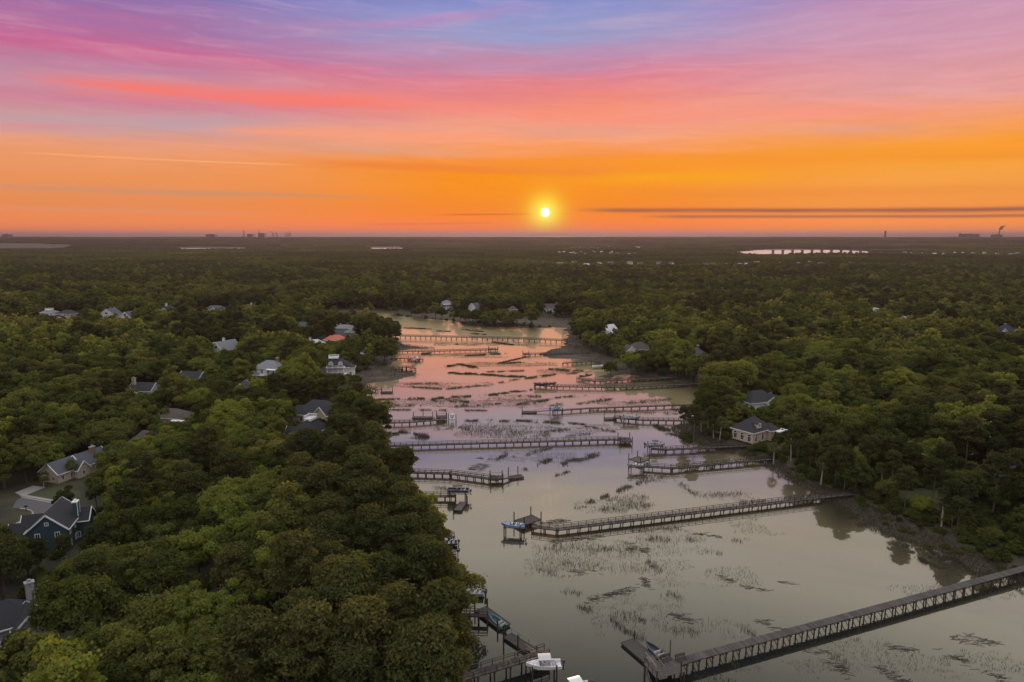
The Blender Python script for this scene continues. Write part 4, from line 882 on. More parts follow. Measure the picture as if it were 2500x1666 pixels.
def broad(seed, H, Rr, n, per, size, zr=.40, zc=.60, irregular=.25, zmin=-.35):
    r_ = np.random.default_rng(seed); D = fib(n, zmin, r_) + r_.normal(size=(n, 3)) * .10
    a = np.arctan2(D[:, 1], D[:, 0]); ph = r_.random(3) * 6.3
    lob = 1 + irregular * (np.sin(2 * a + ph[0]) * .5 + np.sin(3 * a + ph[1]) * .4 + .5 * np.sin(5 * a + 4 * D[:, 2] + ph[2])) + r_.normal(size=n) * irregular * .35
    f = .76 * lob[:, None]; C = np.zeros((n, 4)); C[:, :3] = D * np.array([Rr, Rr, H * zr]) * f + np.array([0, 0, H * zc])
    C[:, 3] = Rr * (.15 + .20 * r_.random(n)) * (1.08 if n < 45 else .92 if n < 60 else .8)
    C2 = np.concatenate([C, np.array([[0, 0, H * zc, Rr * .55]])])
    V, Q = cloud(C2, per, size, r_)
    t = MB(); top = H * zc; w = H * .022
    t.tube([(0, 0, -.3), (.1, 0, top * .45), (r_.normal() * .3, r_.normal() * .3, top)], [w * 1.3, w, w * .5], 6)
    for k in range(6):
        c = C[int(r_.integers(n))]; t.tube([(0, 0, top * (.5 + .07 * k)), tuple((np.array([0, 0, top]) + c[:3]) / 2 + [0, 0, -.4]), tuple(c[:3])], [w * .55, w * .35, w * .12], 4)
    return V, Q, t
def pine(seed, H, Rr, n, per, size, crown0=.52):
    r_ = np.random.default_rng(seed); C = np.zeros((n, 4))
    s = np.sort(r_.random(n) ** .8); a = np.arange(n) * 2.4 + r_.random(n)
    prof = np.sin(np.clip((1 - s) * 1.15 + .12, 0, 1) * math.pi * .62) ** .8
    rr = Rr * prof * (.45 + .5 * r_.random(n)); z = H * (crown0 + (.965 - crown0) * s)
    C[:, 0], C[:, 1], C[:, 2] = rr * np.cos(a), rr * np.sin(a), z + rr * .08; C[:, 3] = Rr * (.26 + .16 * r_.random(n))
    V, Q = cloud(C, per, size, r_, 2.0, .62, .9, .35)
    t = MB(); w = H * .0125; bx, by = r_.normal(size=2) * .35
    t.tube([(0, 0, -.3), (bx, by, H * .5), (bx * .4, by * .4, H * .96)], [w * 1.2, w * .9, w * .25], 6)
    for k in range(0, n, 2): c = C[k]; t.tube([(bx * .6, by * .6, c[2] - .9), tuple(c[:3])], [w * .3, w * .1], 4)
    return V, Q, t
def palm(seed, H):
    r_ = np.random.default_rng(seed); t = MB(); bx, by = r_.normal(size=2) * .4
    t.tube([(0, 0, -.3), (bx * .5, by * .5, H * .5), (bx, by, H)], [.24, .19, .2], 7)
    V = []; Q = []; D = MB()
    for k in range(34):
        a = k * 2.4 + r_.random() * .4; el = 1.25 - 2.0 * (k / 33) + r_.normal() * .1; L = 1.25 + .35 * r_.random()
        d = np.array([math.cos(a) * math.cos(el), math.sin(a) * math.cos(el), math.sin(el)]); s = np.array([-math.sin(a), math.cos(a), 0]); u = np.cross(d, s)
        o = np.array([bx, by, H]); mid = o + d * L * .75
        for j in range(9):                       # a fan of leaflets round the stalk tip
            f = (j - 4) / 4 * 1.25; dd = d * math.cos(f) + s * math.sin(f); tip = mid + dd * L * .95 + np.array([0, 0, -.35 * L * abs(f)]) - np.array([0, 0, .15])
            w = (s * math.cos(f) - d * math.sin(f)) * .10; m2 = mid + (tip - mid) * .5
            q = len(V); V += [mid, m2 - w, tip, m2 + w]; Q.append((q, q + 1, q + 2, q + 3))
        q = len(V); V += [o, mid - s * .03, mid + u * .02, mid + s * .03]; Q.append((q, q + 1, q + 2, q + 3))
    for k in range(16):
        a = k * .41 * 2.4; p = Vector((bx, by, H - .1)); e = p + Vector((math.cos(a) * .75, math.sin(a) * .75, -1.3 - .3 * r_.random())); D.bar(p, e, .22, .04)
    return np.array(V), np.array(Q), t, D
NB = [broad(1, 14, 7.0, 50, 360, .20, .40, .60, .14), broad(2, 12.5, 7.4, 38, 400, .21, .36, .60, .40), broad(3, 15.5, 5.2, 42, 350, .20, .43, .56, .42, -.6), broad(4, 13, 6.0, 26, 460, .21, .42, .58, .62),
      broad(5, 11, 5.2, 30, 390, .20, .42, .58, .35), broad(6, 14.5, 6.6, 64, 270, .20, .42, .58, .30), broad(7, 12, 6.6, 20, 480, .22, .38, .60, .75), broad(8, 14.5, 4.4, 34, 350, .19, .46, .54, .45, -.75)]
NBN = ['domed', 'spreading', 'oval', 'lobed', 'compact', 'billowy', 'ragged', 'upright']
NBH = [14, 12.5, 15.5, 13, 11, 14.5, 12, 14.5]; NBR = [7.0, 7.4, 5.2, 6.0, 5.2, 6.6, 6.6, 4.4]
NP = [pine(11, 20, 4.6, 34, 256, 0.156), pine(12, 18, 4.8, 30, 270, 0.156, .48), pine(13, 21, 4.2, 30, 256, 0.156, .60), pine(14, 19, 5.2, 38, 243, 0.164, .45)]
NPH = [20, 18, 21, 19]; NPR = [4.6, 4.8, 4.2, 5.2]; NPN = ['slender', 'bushy', 'high crowned', 'broad topped']
MBR = [broad(21, 13, 6.8, 30, 34, .62, .40, .60, .2), broad(22, 12.5, 6.4, 24, 38, .66, .40, .60, .35), broad(23, 14, 5.6, 28, 32, .60, .42, .58, .3), broad(24, 11.5, 5.6, 22, 36, .62, .40, .60, .35)]
MPN = [pine(31, 18, 4.8, 22, 34, .48), pine(32, 17, 5.0, 20, 36, .50, .5)]
def mats2(V, Q, t, lm, bm):
    tv = np.array(t.v); tf = [f for f in t.f]
    me = bpy.data.meshes.new('tree_model'); me.from_pydata(np.concatenate([V, tv]).tolist(), [], Q.tolist() + [tuple(i + len(V) for i in f) for f in tf])
    me.materials.append(MATS[lm]); me.materials.append(MATS[bm]); mi = np.zeros(len(me.polygons), np.int32); mi[len(Q):] = 1; me.polygons.foreach_set('material_index', mi); me.update(); return me
def patch(seed):                                 # an 84 m square of canopy for the far woods
    r_ = np.random.default_rng(seed); Vs, Cs = [], []
    for i in range(9):
        for j in range(9):
            x, y = (i - 4 + r_.uniform(-.4, .4)) * 9.3, (j - 4 + r_.uniform(-.4, .4)) * 9.3; Rr = r_.uniform(4.0, 8.2); h = r_.uniform(7.5, 16.5)
            Cs.append((x, y, h - Rr * .75, Rr))
    V, Q = cloud(Cs, 70, 1.15, r_, 1.2, .8, .5, .75)
    return arr_mesh('canopy_model', V, Q, ['broad_leaf'])
protos = bpy.data.collections.new('tree_models')
def proto(me):
    o = bpy.data.objects.new('m%02d' % len(protos.objects), me); protos.objects.link(o)
for V, Q, t in NB: proto(mats2(V, Q, t, 'broad_leaf', 'bark'))
for V, Q, t in NP: proto(mats2(V, Q, t, 'pine_leaf', 'bark'))
for V, Q, t in MBR: proto(mats2(V, Q, t, 'broad_leaf', 'bark'))
for V, Q, t in MPN: proto(mats2(V, Q, t, 'pine_leaf', 'bark'))
for k in range(4): proto(patch(50 + k))
CROWN_B = [arr_mesh('crown', V, Q, ['broad_leaf']) for V, Q, t in NB]; TRUNK_B = [t.mesh('trunk', 'bark') for V, Q, t in NB]
CROWN_P = [arr_mesh('crown', V, Q, ['pine_leaf']) for V, Q, t in NP]; TRUNK_P = [t.mesh('trunk', 'bark') for V, Q, t in NP]

# ------------------------------------------------------------------ where the trees stand
def place_trees():
    step = 8.0; xs = np.arange(-1250, 1250, step); ys = np.arange(66, 1480, step)
    X, Y = np.meshgrid(xs, ys); X = X + rng.uniform(-.45, .45, X.shape) * step; Y = Y + rng.uniform(-.45, .45, Y.shape) * step
    k = np.abs(X) < .80 * Y + 40; X, Y = X[k], Y[k]; P = np.stack([X, Y], -1)
    d = sdist(P, WATER); ok = (d > 1.2) & ~inside(P, MARSH) & ~inside(P, MARSH2) & ~inside(P, MARSH3) & ~inside(P, MARSH4)
    for c in CLEAR: ok &= ~inside(P, c)
    P, d = P[ok], d[ok]; X, Y = P[:, 0], P[:, 1]
    n = len(P)
    # woods vary from stand to stand
    pn = vnoise(X, Y, 60, 5) * .6 + vnoise(X, Y, 22, 6) * .4
    pineprob = ss((pn - .48) / .22) * .75
    leftshore = (X < 0) & (Y < 260) & (d < 34); pineprob = np.where(leftshore, .82, pineprob)
    pt = at(905, 832).xy; knoll = np.hypot(X - pt[0], Y - pt[1]) < 62; pineprob = np.where(knoll, .9, pineprob)
    pt2 = at(850, 1012).xy; kn2 = (np.hypot(X - pt2[0], Y - pt2[1]) < 24) & (d < 12); pineprob = np.where(kn2, .85, pineprob)
    far_pine = Y > 1000; pineprob = np.where(far_pine, .45, pineprob)
    isp = rng.random(n) < pineprob
    sc = rng.uniform(.66, 1.24, n) * (.84 + .36 * vnoise(X, Y, 45, 9)); sc = np.where(isp, rng.uniform(.72, 1.02, n), sc)
    sc = np.where(rng.random(n) < .10, sc * .6, sc); sc = np.where(leftshore & isp, rng.uniform(.92, 1.14, n), sc)
    sc = np.where((X > 0) & (d < 30) & (Y < 300), sc * .72, sc); sc = np.where((d < 11) & (Y > 400) & (X > 0), 0, sc)
    kind = np.where(isp, rng.integers(0, 4, n), rng.integers(0, 8, n))
    Hn = np.where(isp, np.array(NPH)[kind % 4], np.array(NBH)[kind]); Rn = np.where(isp, np.array(NPR)[kind % 4], np.array(NBR)[kind])
    # thin the wood where crowns would overlap too much: big crowns claim space
    tint = np.clip(.14 + .50 * vnoise(X, Y, 55, 12) + rng.normal(0, .17, n), 0, .74)
    bright = rng.random(n) < .20; tint = np.where(bright & ~isp, rng.uniform(.74, .98, n), tint)
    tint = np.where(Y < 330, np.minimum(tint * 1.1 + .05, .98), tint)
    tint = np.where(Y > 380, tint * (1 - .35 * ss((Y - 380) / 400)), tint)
    for fx, fy, fr in FOOT:
        sc = np.where(np.hypot(X - fx, Y - fy) < fr, 0, sc)
        near = (np.hypot(X - fx, Y - fy) < fr + Rn * sc * .75) & (sc > 0); sc = np.where(near, np.minimum(sc, np.maximum((np.hypot(X - fx, Y - fy) - fr) / np.maximum(Rn * .75, 1) , 0)), sc)
    for it in range(2):
        for (u0, v0, u1, v1, dist) in VIEWS:
            z = GROUND_Z + Hn * sc; D = np.hypot(X, Y)
            u, v, w = proj(X, Y, z); rp = F * Rn * sc / w
            hit = (D < dist) & (u + rp * .25 > u0) & (u - rp * .25 < u1) & (v < v1) & (sc > 0) & (D > dist - 240)
            e1 = math.tan(R(ang((u0 + u1) / 2, v1)[1])); need = (CAM_H + D * e1 - GROUND_Z) / Hn
            sc = np.where(hit, np.minimum(sc, np.maximum(need * 1.12, 0)), sc)
    keep = sc > .2
    return X[keep], Y[keep], d[keep], isp[keep], kind[keep], sc[keep], tint[keep], Hn[keep], Rn[keep]
for a, b, c, d in [(1040, 1188, 1150, 1255), (1010, 1142, 1275, 1180), (1172, 1490, 1240, 1530), (1082, 1290, 1112, 1338), (1098, 1340, 1115, 1372), (955, 1012, 1115, 1035), (930, 1072, 1300, 1094), (985, 812, 1100, 835), (980, 850, 1050, 905)]: VIEWS.append((a, b, c, d, at((a + c) / 2, d).xy.length + 6))
tx, ty, td, tisp, tkind, tsc, ttint, tH, tR = place_trees()
def hero(u, vtop, k, s, tint):                  # single crowns that stand out in the photo
    global tx, ty, td, tisp, tkind, tsc, ttint, tH, tR
    c = at(u, vtop, GROUND_Z + NBH[k] * s); keep = (np.hypot(tx - c.x, ty - c.y) > NBR[k] * s * .85); ap = np.append
    tx, ty, td, tisp, tkind, tsc, ttint, tH, tR = ap(tx[keep], c.x), ap(ty[keep], c.y), ap(td[keep], 50.), ap(tisp[keep], False), ap(tkind[keep], k), ap(tsc[keep], s), ap(ttint[keep], tint), ap(tH[keep], NBH[k]), ap(tR[keep], NBR[k])
for h_ in [(182, 1412, 0, 1.12, .30), (355, 1330, 5, .95, .55), (480, 1300, 3, .9, .90), (590, 1262, 3, .8, .88), (120, 1345, 1, 1.0, .62), (250, 1340, 1, .85, .60), (470, 1455, 3, .95, .80), (370, 1455, 1, .9, .66), (150, 1003, 0, .85, .72), (60, 1035, 5, .9, .70), (540, 1560, 3, .8, .95), (640, 1285, 5, 1.0, .34), (420, 1545, 5, 1.0, .60), (60, 1560, 5, 1.05, .58), (700, 1160, 2, .85, .55), (160, 1220 + 160, 4, .8, .5), (830, 1370, 3, .9, .58)]: hero(*h_)
tz = np.where(td < 20, np.maximum(terrain_z(np.stack([tx, ty], -1)), .1), GROUND_Z)
trot = rng.uniform(0, 6.283, len(tx))
u_, v_, w_ = proj(tx, ty, tz + tH * tsc * .7)
size = F * tR * tsc * 2 / w_
in_view = (u_ > -20) & (u_ < 2520) & (v_ < 1690) & (ty > 90)
indiv = np.zeros(len(tx), bool)
for kindmask in (tisp, ~tisp):
    idx = np.where(kindmask & in_view & (tsc > .45))[0]; indiv[idx[np.argsort(-size[idx])[:300]]] = True
LX = np.array([(a, b) for a, b, _ in LAND]); LS = [c for _, _, c in LAND]
def tint_word(t): return 'dark green' if t < .22 else 'deep green' if t < .36 else 'mid green' if t < .5 else 'olive' if t < .74 else 'bright green' if t < .86 else 'lime'
USED = set()
def make_tree(i):
    p = tisp[i]; k = int(tkind[i]) % (4 if p else 8); s = float(tsc[i]); bank = 'left' if tx[i] < 0 else 'right'
    D = np.hypot(LX[:, 0] - tx[i], LX[:, 1] - ty[i]); o = np.argsort(D); a = o[0]; b = o[1]
    va = LX[a] - (tx[i], ty[i])
    for q in o[1:6]:                              # the second landmark lies another way than the first
        vb = LX[q] - (tx[i], ty[i])
        if va @ vb < .3 * np.linalg.norm(va) * np.linalg.norm(vb): b = q; break
    h = tH[i] * s; hw = ['tall ', '', 'low '][0 if h > (19 if p else 14) else 2 if h < (15 if p else 10) else 1]
    nm = ('pine_tree', 'pine') if p else ('broadleaf_tree', 'tree')
    desc = f"{hw}{tint_word(ttint[i])} {(NPN if p else NBN)[k]} {nm[1]}"
    lab = f"{desc} near {LS[a]}, towards {LS[b]}"
    for q in list(o[1:9]):                        # no two alike if another landmark tells them apart
        if lab not in USED and len(lab.split()) <= 16: break
        lab = f"{desc} near {LS[a]}, not far from {LS[q]}"
    USED.add(lab)
    t = thing(nm[0], lab, 'pine tree' if p else 'tree', (float(tx[i]), float(ty[i]), float(tz[i]) - .1), float(trot[i]), 'pines standing in the creek woods' if p else 'broadleaf trees of the creek woods')
    t.scale = (s, s, s)
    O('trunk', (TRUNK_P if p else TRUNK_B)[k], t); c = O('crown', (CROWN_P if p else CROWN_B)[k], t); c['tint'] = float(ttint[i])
for i in np.where(indiv)[0]: make_tree(i)
LOW = [None]                                    # low wet woods before the rivers
def rivers_clear(P):
    ok = np.ones(len(P), bool)
    for o in bpy.data.objects:
        if o.name.startswith('river'):
            poly = np.array([v.co.xy for v in o.data.vertices]); ok &= sdist(P, poly) > 30; LOW[0] = (LOW[0] if LOW[0] is not None else np.zeros(len(P), bool)) | inside(P * 1.05, poly) | inside(P * 1.12, poly) | inside(P * 1.2, poly)
    return ok
def build_forest():
    m = ~indiv; X, Y, Z, S, T, Rz = tx[m], ty[m], tz[m] - .1, tsc[m], ttint[m], trot[m]
    farm = np.hypot(X, Y) > 430; kd = tkind[m]; ip = tisp[m]
    idx = np.where(ip, np.where(farm, 16 + kd % 2, 8 + kd % 4), np.where(farm, 12 + kd % 4, kd))
    # undergrowth between the crowns, and a low fringe along the shore
    ux = np.concatenate([rng.uniform(-420, 420, 9000), rng.uniform(40, 260, 9000), rng.uniform(-45, 0, 1500)]); uy = np.concatenate([rng.uniform(80, 760, 9000), rng.uniform(120, 330, 9000), rng.uniform(90, 230, 1500)]); P = np.stack([ux, uy], -1); d = sdist(P, WATER)
    ok = (d > 1.0) & (np.abs(ux) < .8 * uy + 20) & ~inside(P, MARSH) & ~inside(P, MARSH3) & ~inside(P, MARSH4) & (~inside(P, MARSH2) | (rng.random(len(ux)) < np.where(ux > 85, .35, .06)))
    for c in CLEAR: ok &= ~inside(P, c)
    for fx, fy, fr in FOOT: ok &= np.hypot(ux - fx, uy - fy) > fr + 1
    ux, uy, d = ux[ok], uy[ok], d[ok]; n = len(ux)
    us = rng.uniform(.12, .34, n) * np.where(inside(np.stack([ux, uy], -1), MARSH2), .6, 1); ui = np.where(np.hypot(ux, uy) > 430, 12 + rng.integers(0, 4, n), rng.integers(0, 8, n)); uz = np.where(d < 20, np.maximum(terrain_z(np.stack([ux, uy], -1)), .05), GROUND_Z)
    # far canopy
    g = np.arange(-9000, 9000, 82.0); gy = np.arange(1530, 8600, 82.0); PX, PY = np.meshgrid(g, gy); k = (np.abs(PX) < .80 * PY + 90); PX, PY = PX[k], PY[k]
    kk = rivers_clear(np.stack([PX, PY], -1)); PX, PY = PX[kk], PY[kk]; q = len(PX)
    hs = .55 + .5 * vnoise(PX, PY, 520, 21) + .45 * vnoise(PX, PY, 150, 24); hs = np.where(LOW[0][kk], .22, hs)
    gaps = vnoise(PX, PY, 260, 23) > .80; hs = np.where(gaps & (PY > 2200), .25, hs)
    allp = np.concatenate([np.stack([X, Y, Z], -1), np.stack([ux, uy, uz - 1.2], -1), np.stack([PX, PY, GROUND_Z + far_rise(PX, PY)], -1)])
    me = bpy.data.meshes.new('forest'); me.vertices.add(len(allp)); me.vertices.foreach_set('co', allp.astype(np.float32).ravel())
    def attr(nm, typ, vals):
        a = me.attributes.new(nm, typ, 'POINT'); a.data.foreach_set('value', vals)
    attr('pidx', 'INT', np.concatenate([idx, ui, 18 + rng.integers(0, 4, q)]).astype(np.int32))
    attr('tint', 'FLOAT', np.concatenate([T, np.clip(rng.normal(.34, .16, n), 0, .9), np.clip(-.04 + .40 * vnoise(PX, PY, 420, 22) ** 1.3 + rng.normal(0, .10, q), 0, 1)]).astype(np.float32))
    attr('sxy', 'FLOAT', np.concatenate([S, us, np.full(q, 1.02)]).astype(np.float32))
    attr('sz', 'FLOAT', np.concatenate([S, us * .9, hs]).astype(np.float32))
    attr('rotz', 'FLOAT', np.concatenate([Rz, rng.uniform(0, 6.28, n), rng.integers(0, 4, q) * math.pi / 2]).astype(np.float32))
    o = O('forest', me); o['kind'] = 'stuff'; o['label'] = 'dense mixed woodland canopy stretching away to the horizon'; o['category'] = 'forest'
    ng = bpy.data.node_groups.new('forest', 'GeometryNodeTree'); ng.interface.new_socket('Geometry', in_out='INPUT', socket_type='NodeSocketGeometry'); ng.interface.new_socket('Geometry', in_out='OUTPUT', socket_type='NodeSocketGeometry')
    N = ng.nodes.new; gi, go, ip_, ci = N('NodeGroupInput'), N('NodeGroupOutput'), N('GeometryNodeInstanceOnPoints'), N('GeometryNodeCollectionInfo')
    ci.inputs['Collection'].default_value = protos; ci.inputs['Separate Children'].default_value = True; ci.inputs['Reset Children'].default_value = True
    def na(nm, typ):
        a = N('GeometryNodeInputNamedAttribute'); a.data_type = typ; a.inputs['Name'].default_value = nm; return next(q for q in a.outputs if q.enabled and q.name == 'Attribute')
    cx, cr_ = N('ShaderNodeCombineXYZ'), N('ShaderNodeCombineXYZ'); L = ng.links.new
    sxy = na('sxy', 'FLOAT'); L(sxy, cx.inputs[0]); L(sxy, cx.inputs[1]); L(na('sz', 'FLOAT'), cx.inputs[2]); L(na('rotz', 'FLOAT'), cr_.inputs[2])
    L(gi.outputs[0], ip_.inputs['Points']); L(ci.outputs[0], ip_.inputs['Instance']); ip_.inputs['Pick Instance'].default_value = True
    L(na('pidx', 'INT'), ip_.inputs['Instance Index']); L(cr_.outputs[0], ip_.inputs['Rotation']); L(cx.outputs[0], ip_.inputs['Scale']); L(ip_.outputs[0], go.inputs[0])
    md = o.modifiers.new('forest', 'NODES'); md.node_group = ng
build_forest()
# palmettos
PALM = [palm(61, 6.5), palm(62, 8.0), palm(63, 5.2)]
PC = [arr_mesh('crown', p[0], p[1], ['palm_leaf']) for p in PALM]; PT = [p[2].mesh('trunk', 'pale_bark') for p in PALM]; PD = [p[3].mesh('dead_fronds', 'dead_frond') for p in PALM]
def palm_at(u, v, k, s, where):
    c = at(u, v, 1.0); t = thing('palm_tree', where, 'palm tree', (c.x, c.y, .8), random.uniform(0, 6), 'palmettos along the shore'); t.scale = (s, s, s)
    O('trunk', PT[k], t); cr = O('crown', PC[k], t); cr['tint'] = random.random(); O('dead_fronds', PD[k], t)
SIL = 'slim palmetto silhouetted against the water by the cream waterside house'
for u, v, k, s, w in [(862, 1030, 0, 1, SIL), (880, 1030, 1, .9, SIL), (902, 1036, 1, 1, SIL), (921, 1040, 1, 1.05, SIL), (842, 1035, 2, 1, SIL),
    (1757, 1072, 0, 1.1, 'shaggy palmetto below the arched window house'), (1728, 1058, 1, .95, 'shaggy palmetto below the arched window house'), (1742, 1068, 2, 1.1, 'shaggy palmetto below the arched window house'), (1712, 1052, 0, 1, 'shaggy palmetto below the arched window house'),
    (1931, 1128, 1, 1.1, 'tall pale trunked palmetto above the bent boardwalk'), (1889, 1130, 0, .9, 'short palmetto where the bent boardwalk lands'), (1990, 1130, 1, 1, 'palmetto behind the marsh between two boardwalks'), (2004, 1180, 0, 1.1, 'brown skirted palmetto leaning over the marsh edge'),
    (2154, 1196, 1, .9, 'slender palmetto beside the lawn boardwalk landing'), (2176, 1212, 2, 1, 'stubby palmetto on the lawn edge'), (2298, 1290, 1, 1.15, 'lone palmetto standing in the marsh shrubs'), (1652, 896, 1, 1.2, 'distant palmetto above the two boat jetty'),
    (1517, 898, 1, 1.2, 'distant palmetto above the white boat jetty'), (1506, 895, 0, 1.1, 'small distant palmetto above the white boat jetty'), (178, 1175, 0, .9, 'palmetto in front of the slate roofed garage house'), (106, 1195, 2, .9, 'low palmetto beside the garage doors')]: palm_at(u, v, k, s, w)
# a bare tree and a flowering magnolia
c_ = at(1085, 1640, 1.2); dt = thing('dead_tree', 'bare pale dead tree among the shoreline pines', 'dead tree', (c_.x, c_.y, 1.0))
m_ = MB(); m_.tube([(0, 0, -.2), (.1, 0, 5), (.3, .1, 10.5)], [.22, .16, .04]); O('trunk', m_.mesh('trunk', 'pale_bark'), dt)
for k in range(7):
    a = k * 2.1; z_ = 4.5 + k * .8; m_ = MB(); m_.tube([(.1, 0, z_), (.1 + math.cos(a) * .9, math.sin(a) * .9, z_ + 1.1), (.1 + math.cos(a) * 1.3, math.sin(a) * 1.3, z_ + 2.4)], [.08, .05, .02], 5); O('branch', m_.mesh('branch', 'pale_bark'), dt)
c_ = at(2390, 1058, 13.); mg = thing('magnolia_tree', 'dark glossy tree speckled with white blossoms behind the lawn', 'tree', (c_.x, c_.y, GROUND_Z)); 
O('trunk', TRUNK_B[7], mg); cr = O('crown', CROWN_B[7], mg); cr['tint'] = .05
q_ = CROWN_B[7]; vv = np.array([v.co for v in q_.vertices][::4]); sel = vv[rng.choice(len(vv), 130, replace=False)]; out_ = (sel - np.array([0, 0, 7.5])); sel = sel + out_ / np.linalg.norm(out_, axis=1)[:, None] * .35
V_, Q_ = cloud(np.concatenate([sel, np.full((130, 1), .12)], 1), 3, .15, rng); O('blossom', arr_mesh('blossom', V_, Q_, ['blossom']), mg)

# ------------------------------------------------------------------ marsh grass and wrack
REED = [([(1280, 1146), (1345, 1123)], 8, 5), ([(1353, 1138), (1467, 1108)], 8, 5), ([(1337, 1167), (1389, 1152)], 3, 6), ([(1253, 1117), (1345, 1095)], 5, 3), ([(1211, 1122), (1238, 1108)], 8, 4), ([(1406, 1241), (1480, 1212), (1552, 1181)], 6, 6),
    ([(1467, 1246), (1586, 1234)], 14, 1.6), ([(1480, 1222), (1580, 1215)], 14, .7), ([(1552, 1181), (1624, 1162)], 8, 1.5), ([(1536, 1296), (1689, 1288)], 6, 2.5), ([(1559, 1315), (1701, 1319)], 9, 3), ([(1306, 1334), (1483, 1342), (1560, 1349)], 20, .8),
    ([(1314, 1391), (1387, 1403)], 14, .9), ([(1376, 1375), (1578, 1392)], 15, .6), ([(1578, 1372), (1613, 1391)], 16, 1.8), ([(1375, 1445), (1418, 1449)], 9, 2.4), ([(1414, 1483), (1467, 1498), (1532, 1544), (1632, 1594)], 12, 4), ([(1483, 1487), (1578, 1518), (1712, 1544)], 20, 1.3),
    ([(1617, 1452), (1663, 1460)], 18, 2), ([(1700, 1525), (1730, 1548)], 15, 2.5), ([(1815, 1537), (1853, 1556)], 14, 2), ([(2190, 1311), (2255, 1372), (2350, 1403)], 14, 4), ([(2469, 1430), (2510, 1455)], 10, 3), ([(1788, 1318), (1811, 1322)], 5, 3),
    ([(1822, 1316), (1832, 1315)], 4, 3), ([(1822, 1272), (1849, 1269)], 3, 2), ([(1792, 1230), (1872, 1223)], 6, 2.4), ([(1711, 1211), (1815, 1204)], 8, 1), ([(2036, 1601), (2067, 1620)], 12, 2), ([(1773, 1617), (1811, 1632)], 12, 2), ([(1700, 1655), (1792, 1662)], 12, 1.8),
    ([(1082, 897), (1122, 890), (1168, 899)], 3, 6), ([(1096, 911), (1180, 915), (1282, 921)], 2.6, 14), ([(1112, 841), (1168, 842)], 1.5, 6), ([(1201, 836), (1254, 843)], 1.5, 6), ([(1135, 869), (1234, 864)], 2.2, 6), ([(1217, 888), (1282, 873)], 1.5, 6), ([(1217, 889), (1288, 884)], 1.5, 6),
    ([(1282, 925), (1354, 915)], 3, 5), ([(1341, 902), (1428, 907)], 4, 4), ([(1380, 915), (1410, 911)], 2, 5), ([(1183, 909), (1280, 906)], 1.4, 6), ([(1216, 936), (1265, 927)], 3, 3), ([(987, 939), (1104, 936)], 3, 1.4), ([(1002, 945), (1086, 951), (1203, 939)], 2.5, 4),
    ([(913, 977), (1053, 973), (1180, 967), (1298, 952)], 3, 8), ([(925, 989), (1027, 991)], 4, 3), ([(1053, 977), (1145, 982)], 6, 2.5), ([(1076, 993), (1247, 987)], 4, 4), ([(1260, 989), (1339, 977)], 4, 4), ([(1265, 968), (1339, 970)], 3, 3), ([(1354, 972), (1428, 966)], 3, 4), ([(930, 1001), (1190, 1003)], 2.6, 4),
    ([(1410, 987), (1494, 975)], 4, 2), ([(1466, 975), (1490, 972)], 6, 3), ([(1343, 991), (1383, 986)], 3, 3), ([(1138, 1028), (1274, 1028), (1427, 1037)], 4, 6), ([(1332, 1055), (1430, 1042), (1505, 1055)], 4, 4), ([(1118, 1045), (1342, 1062)], 20, .55), ([(1376, 1067), (1444, 1059)], 5, 1.4),
    ([(1441, 1003), (1665, 1011)], 5, 1.2), ([(951, 1054), (1000, 1062), (1046, 1069)], 9, 8), ([(1600, 1042), (1650, 1060), (1690, 1082)], 12, 5), ([(1063, 1191), (1094, 1196)], 8, 2), ([(1073, 1268), (1090, 1272)], 5, 2), ([(1658, 1181), (1700, 1208)], 10, 1), ([(976, 801), (1058, 804)], 1.2, 5), ([(1066, 809), (1100, 810)], 1.2, 5), ([(1120, 804), (1180, 811)], 1.2, 5),
    ([(1150, 815), (1190, 818)], 1.4, 5), ([(1720, 1345), (1760, 1352)], 8, 1), ([(1530, 985), (1640, 975)], 5, 1), ([(1640, 1000), (1690, 1010)], 5, 2), ([(2080, 1560), (2110, 1570)], 8, 1)]
WRACK = [([(1429, 1470), (1490, 1452), (1552, 1437)], 5, 1.2), ([(1374, 1395), (1475, 1399)], 4, .8), ([(1738, 1405), (1792, 1418)], 4, .5), ([(1803, 1430), (1876, 1443)], 3, .5), ([(1853, 1517), (1930, 1537)], 8, .35), ([(2159, 1579), (2251, 1590)], 7, .6), ([(2300, 1590), (2370, 1620)], 9, .7),
    ([(2121, 1628), (2216, 1663)], 10, .6), ([(1536, 1340), (1585, 1346)], 8, .6), ([(1968, 1590), (2030, 1594)], 4, .5), ([(1325, 1277), (1386, 1271)], 4, 1.5), ([(1063, 1048), (1104, 1043)], 4, .7), ([(1700, 1305), (1760, 1312)], 4, .5), ([(1330, 1325), (1510, 1305)], 4, .35), ([(1570, 1415), (1580, 1430)], 9, .5),
    ([(1905, 1420), (1940, 1428)], 2, .4), ([(2030, 1615), (2060, 1640)], 12, .4), ([(2380, 1640), (2450, 1655)], 9, .4), ([(1640, 1500), (1700, 1520)], 8, .25), ([(2330, 1560), (2440, 1570)], 8, .2), ([(1166, 1120), (1196, 1122)], 3, .8), ([(1140, 1146), (1190, 1138)], 6, .8)]
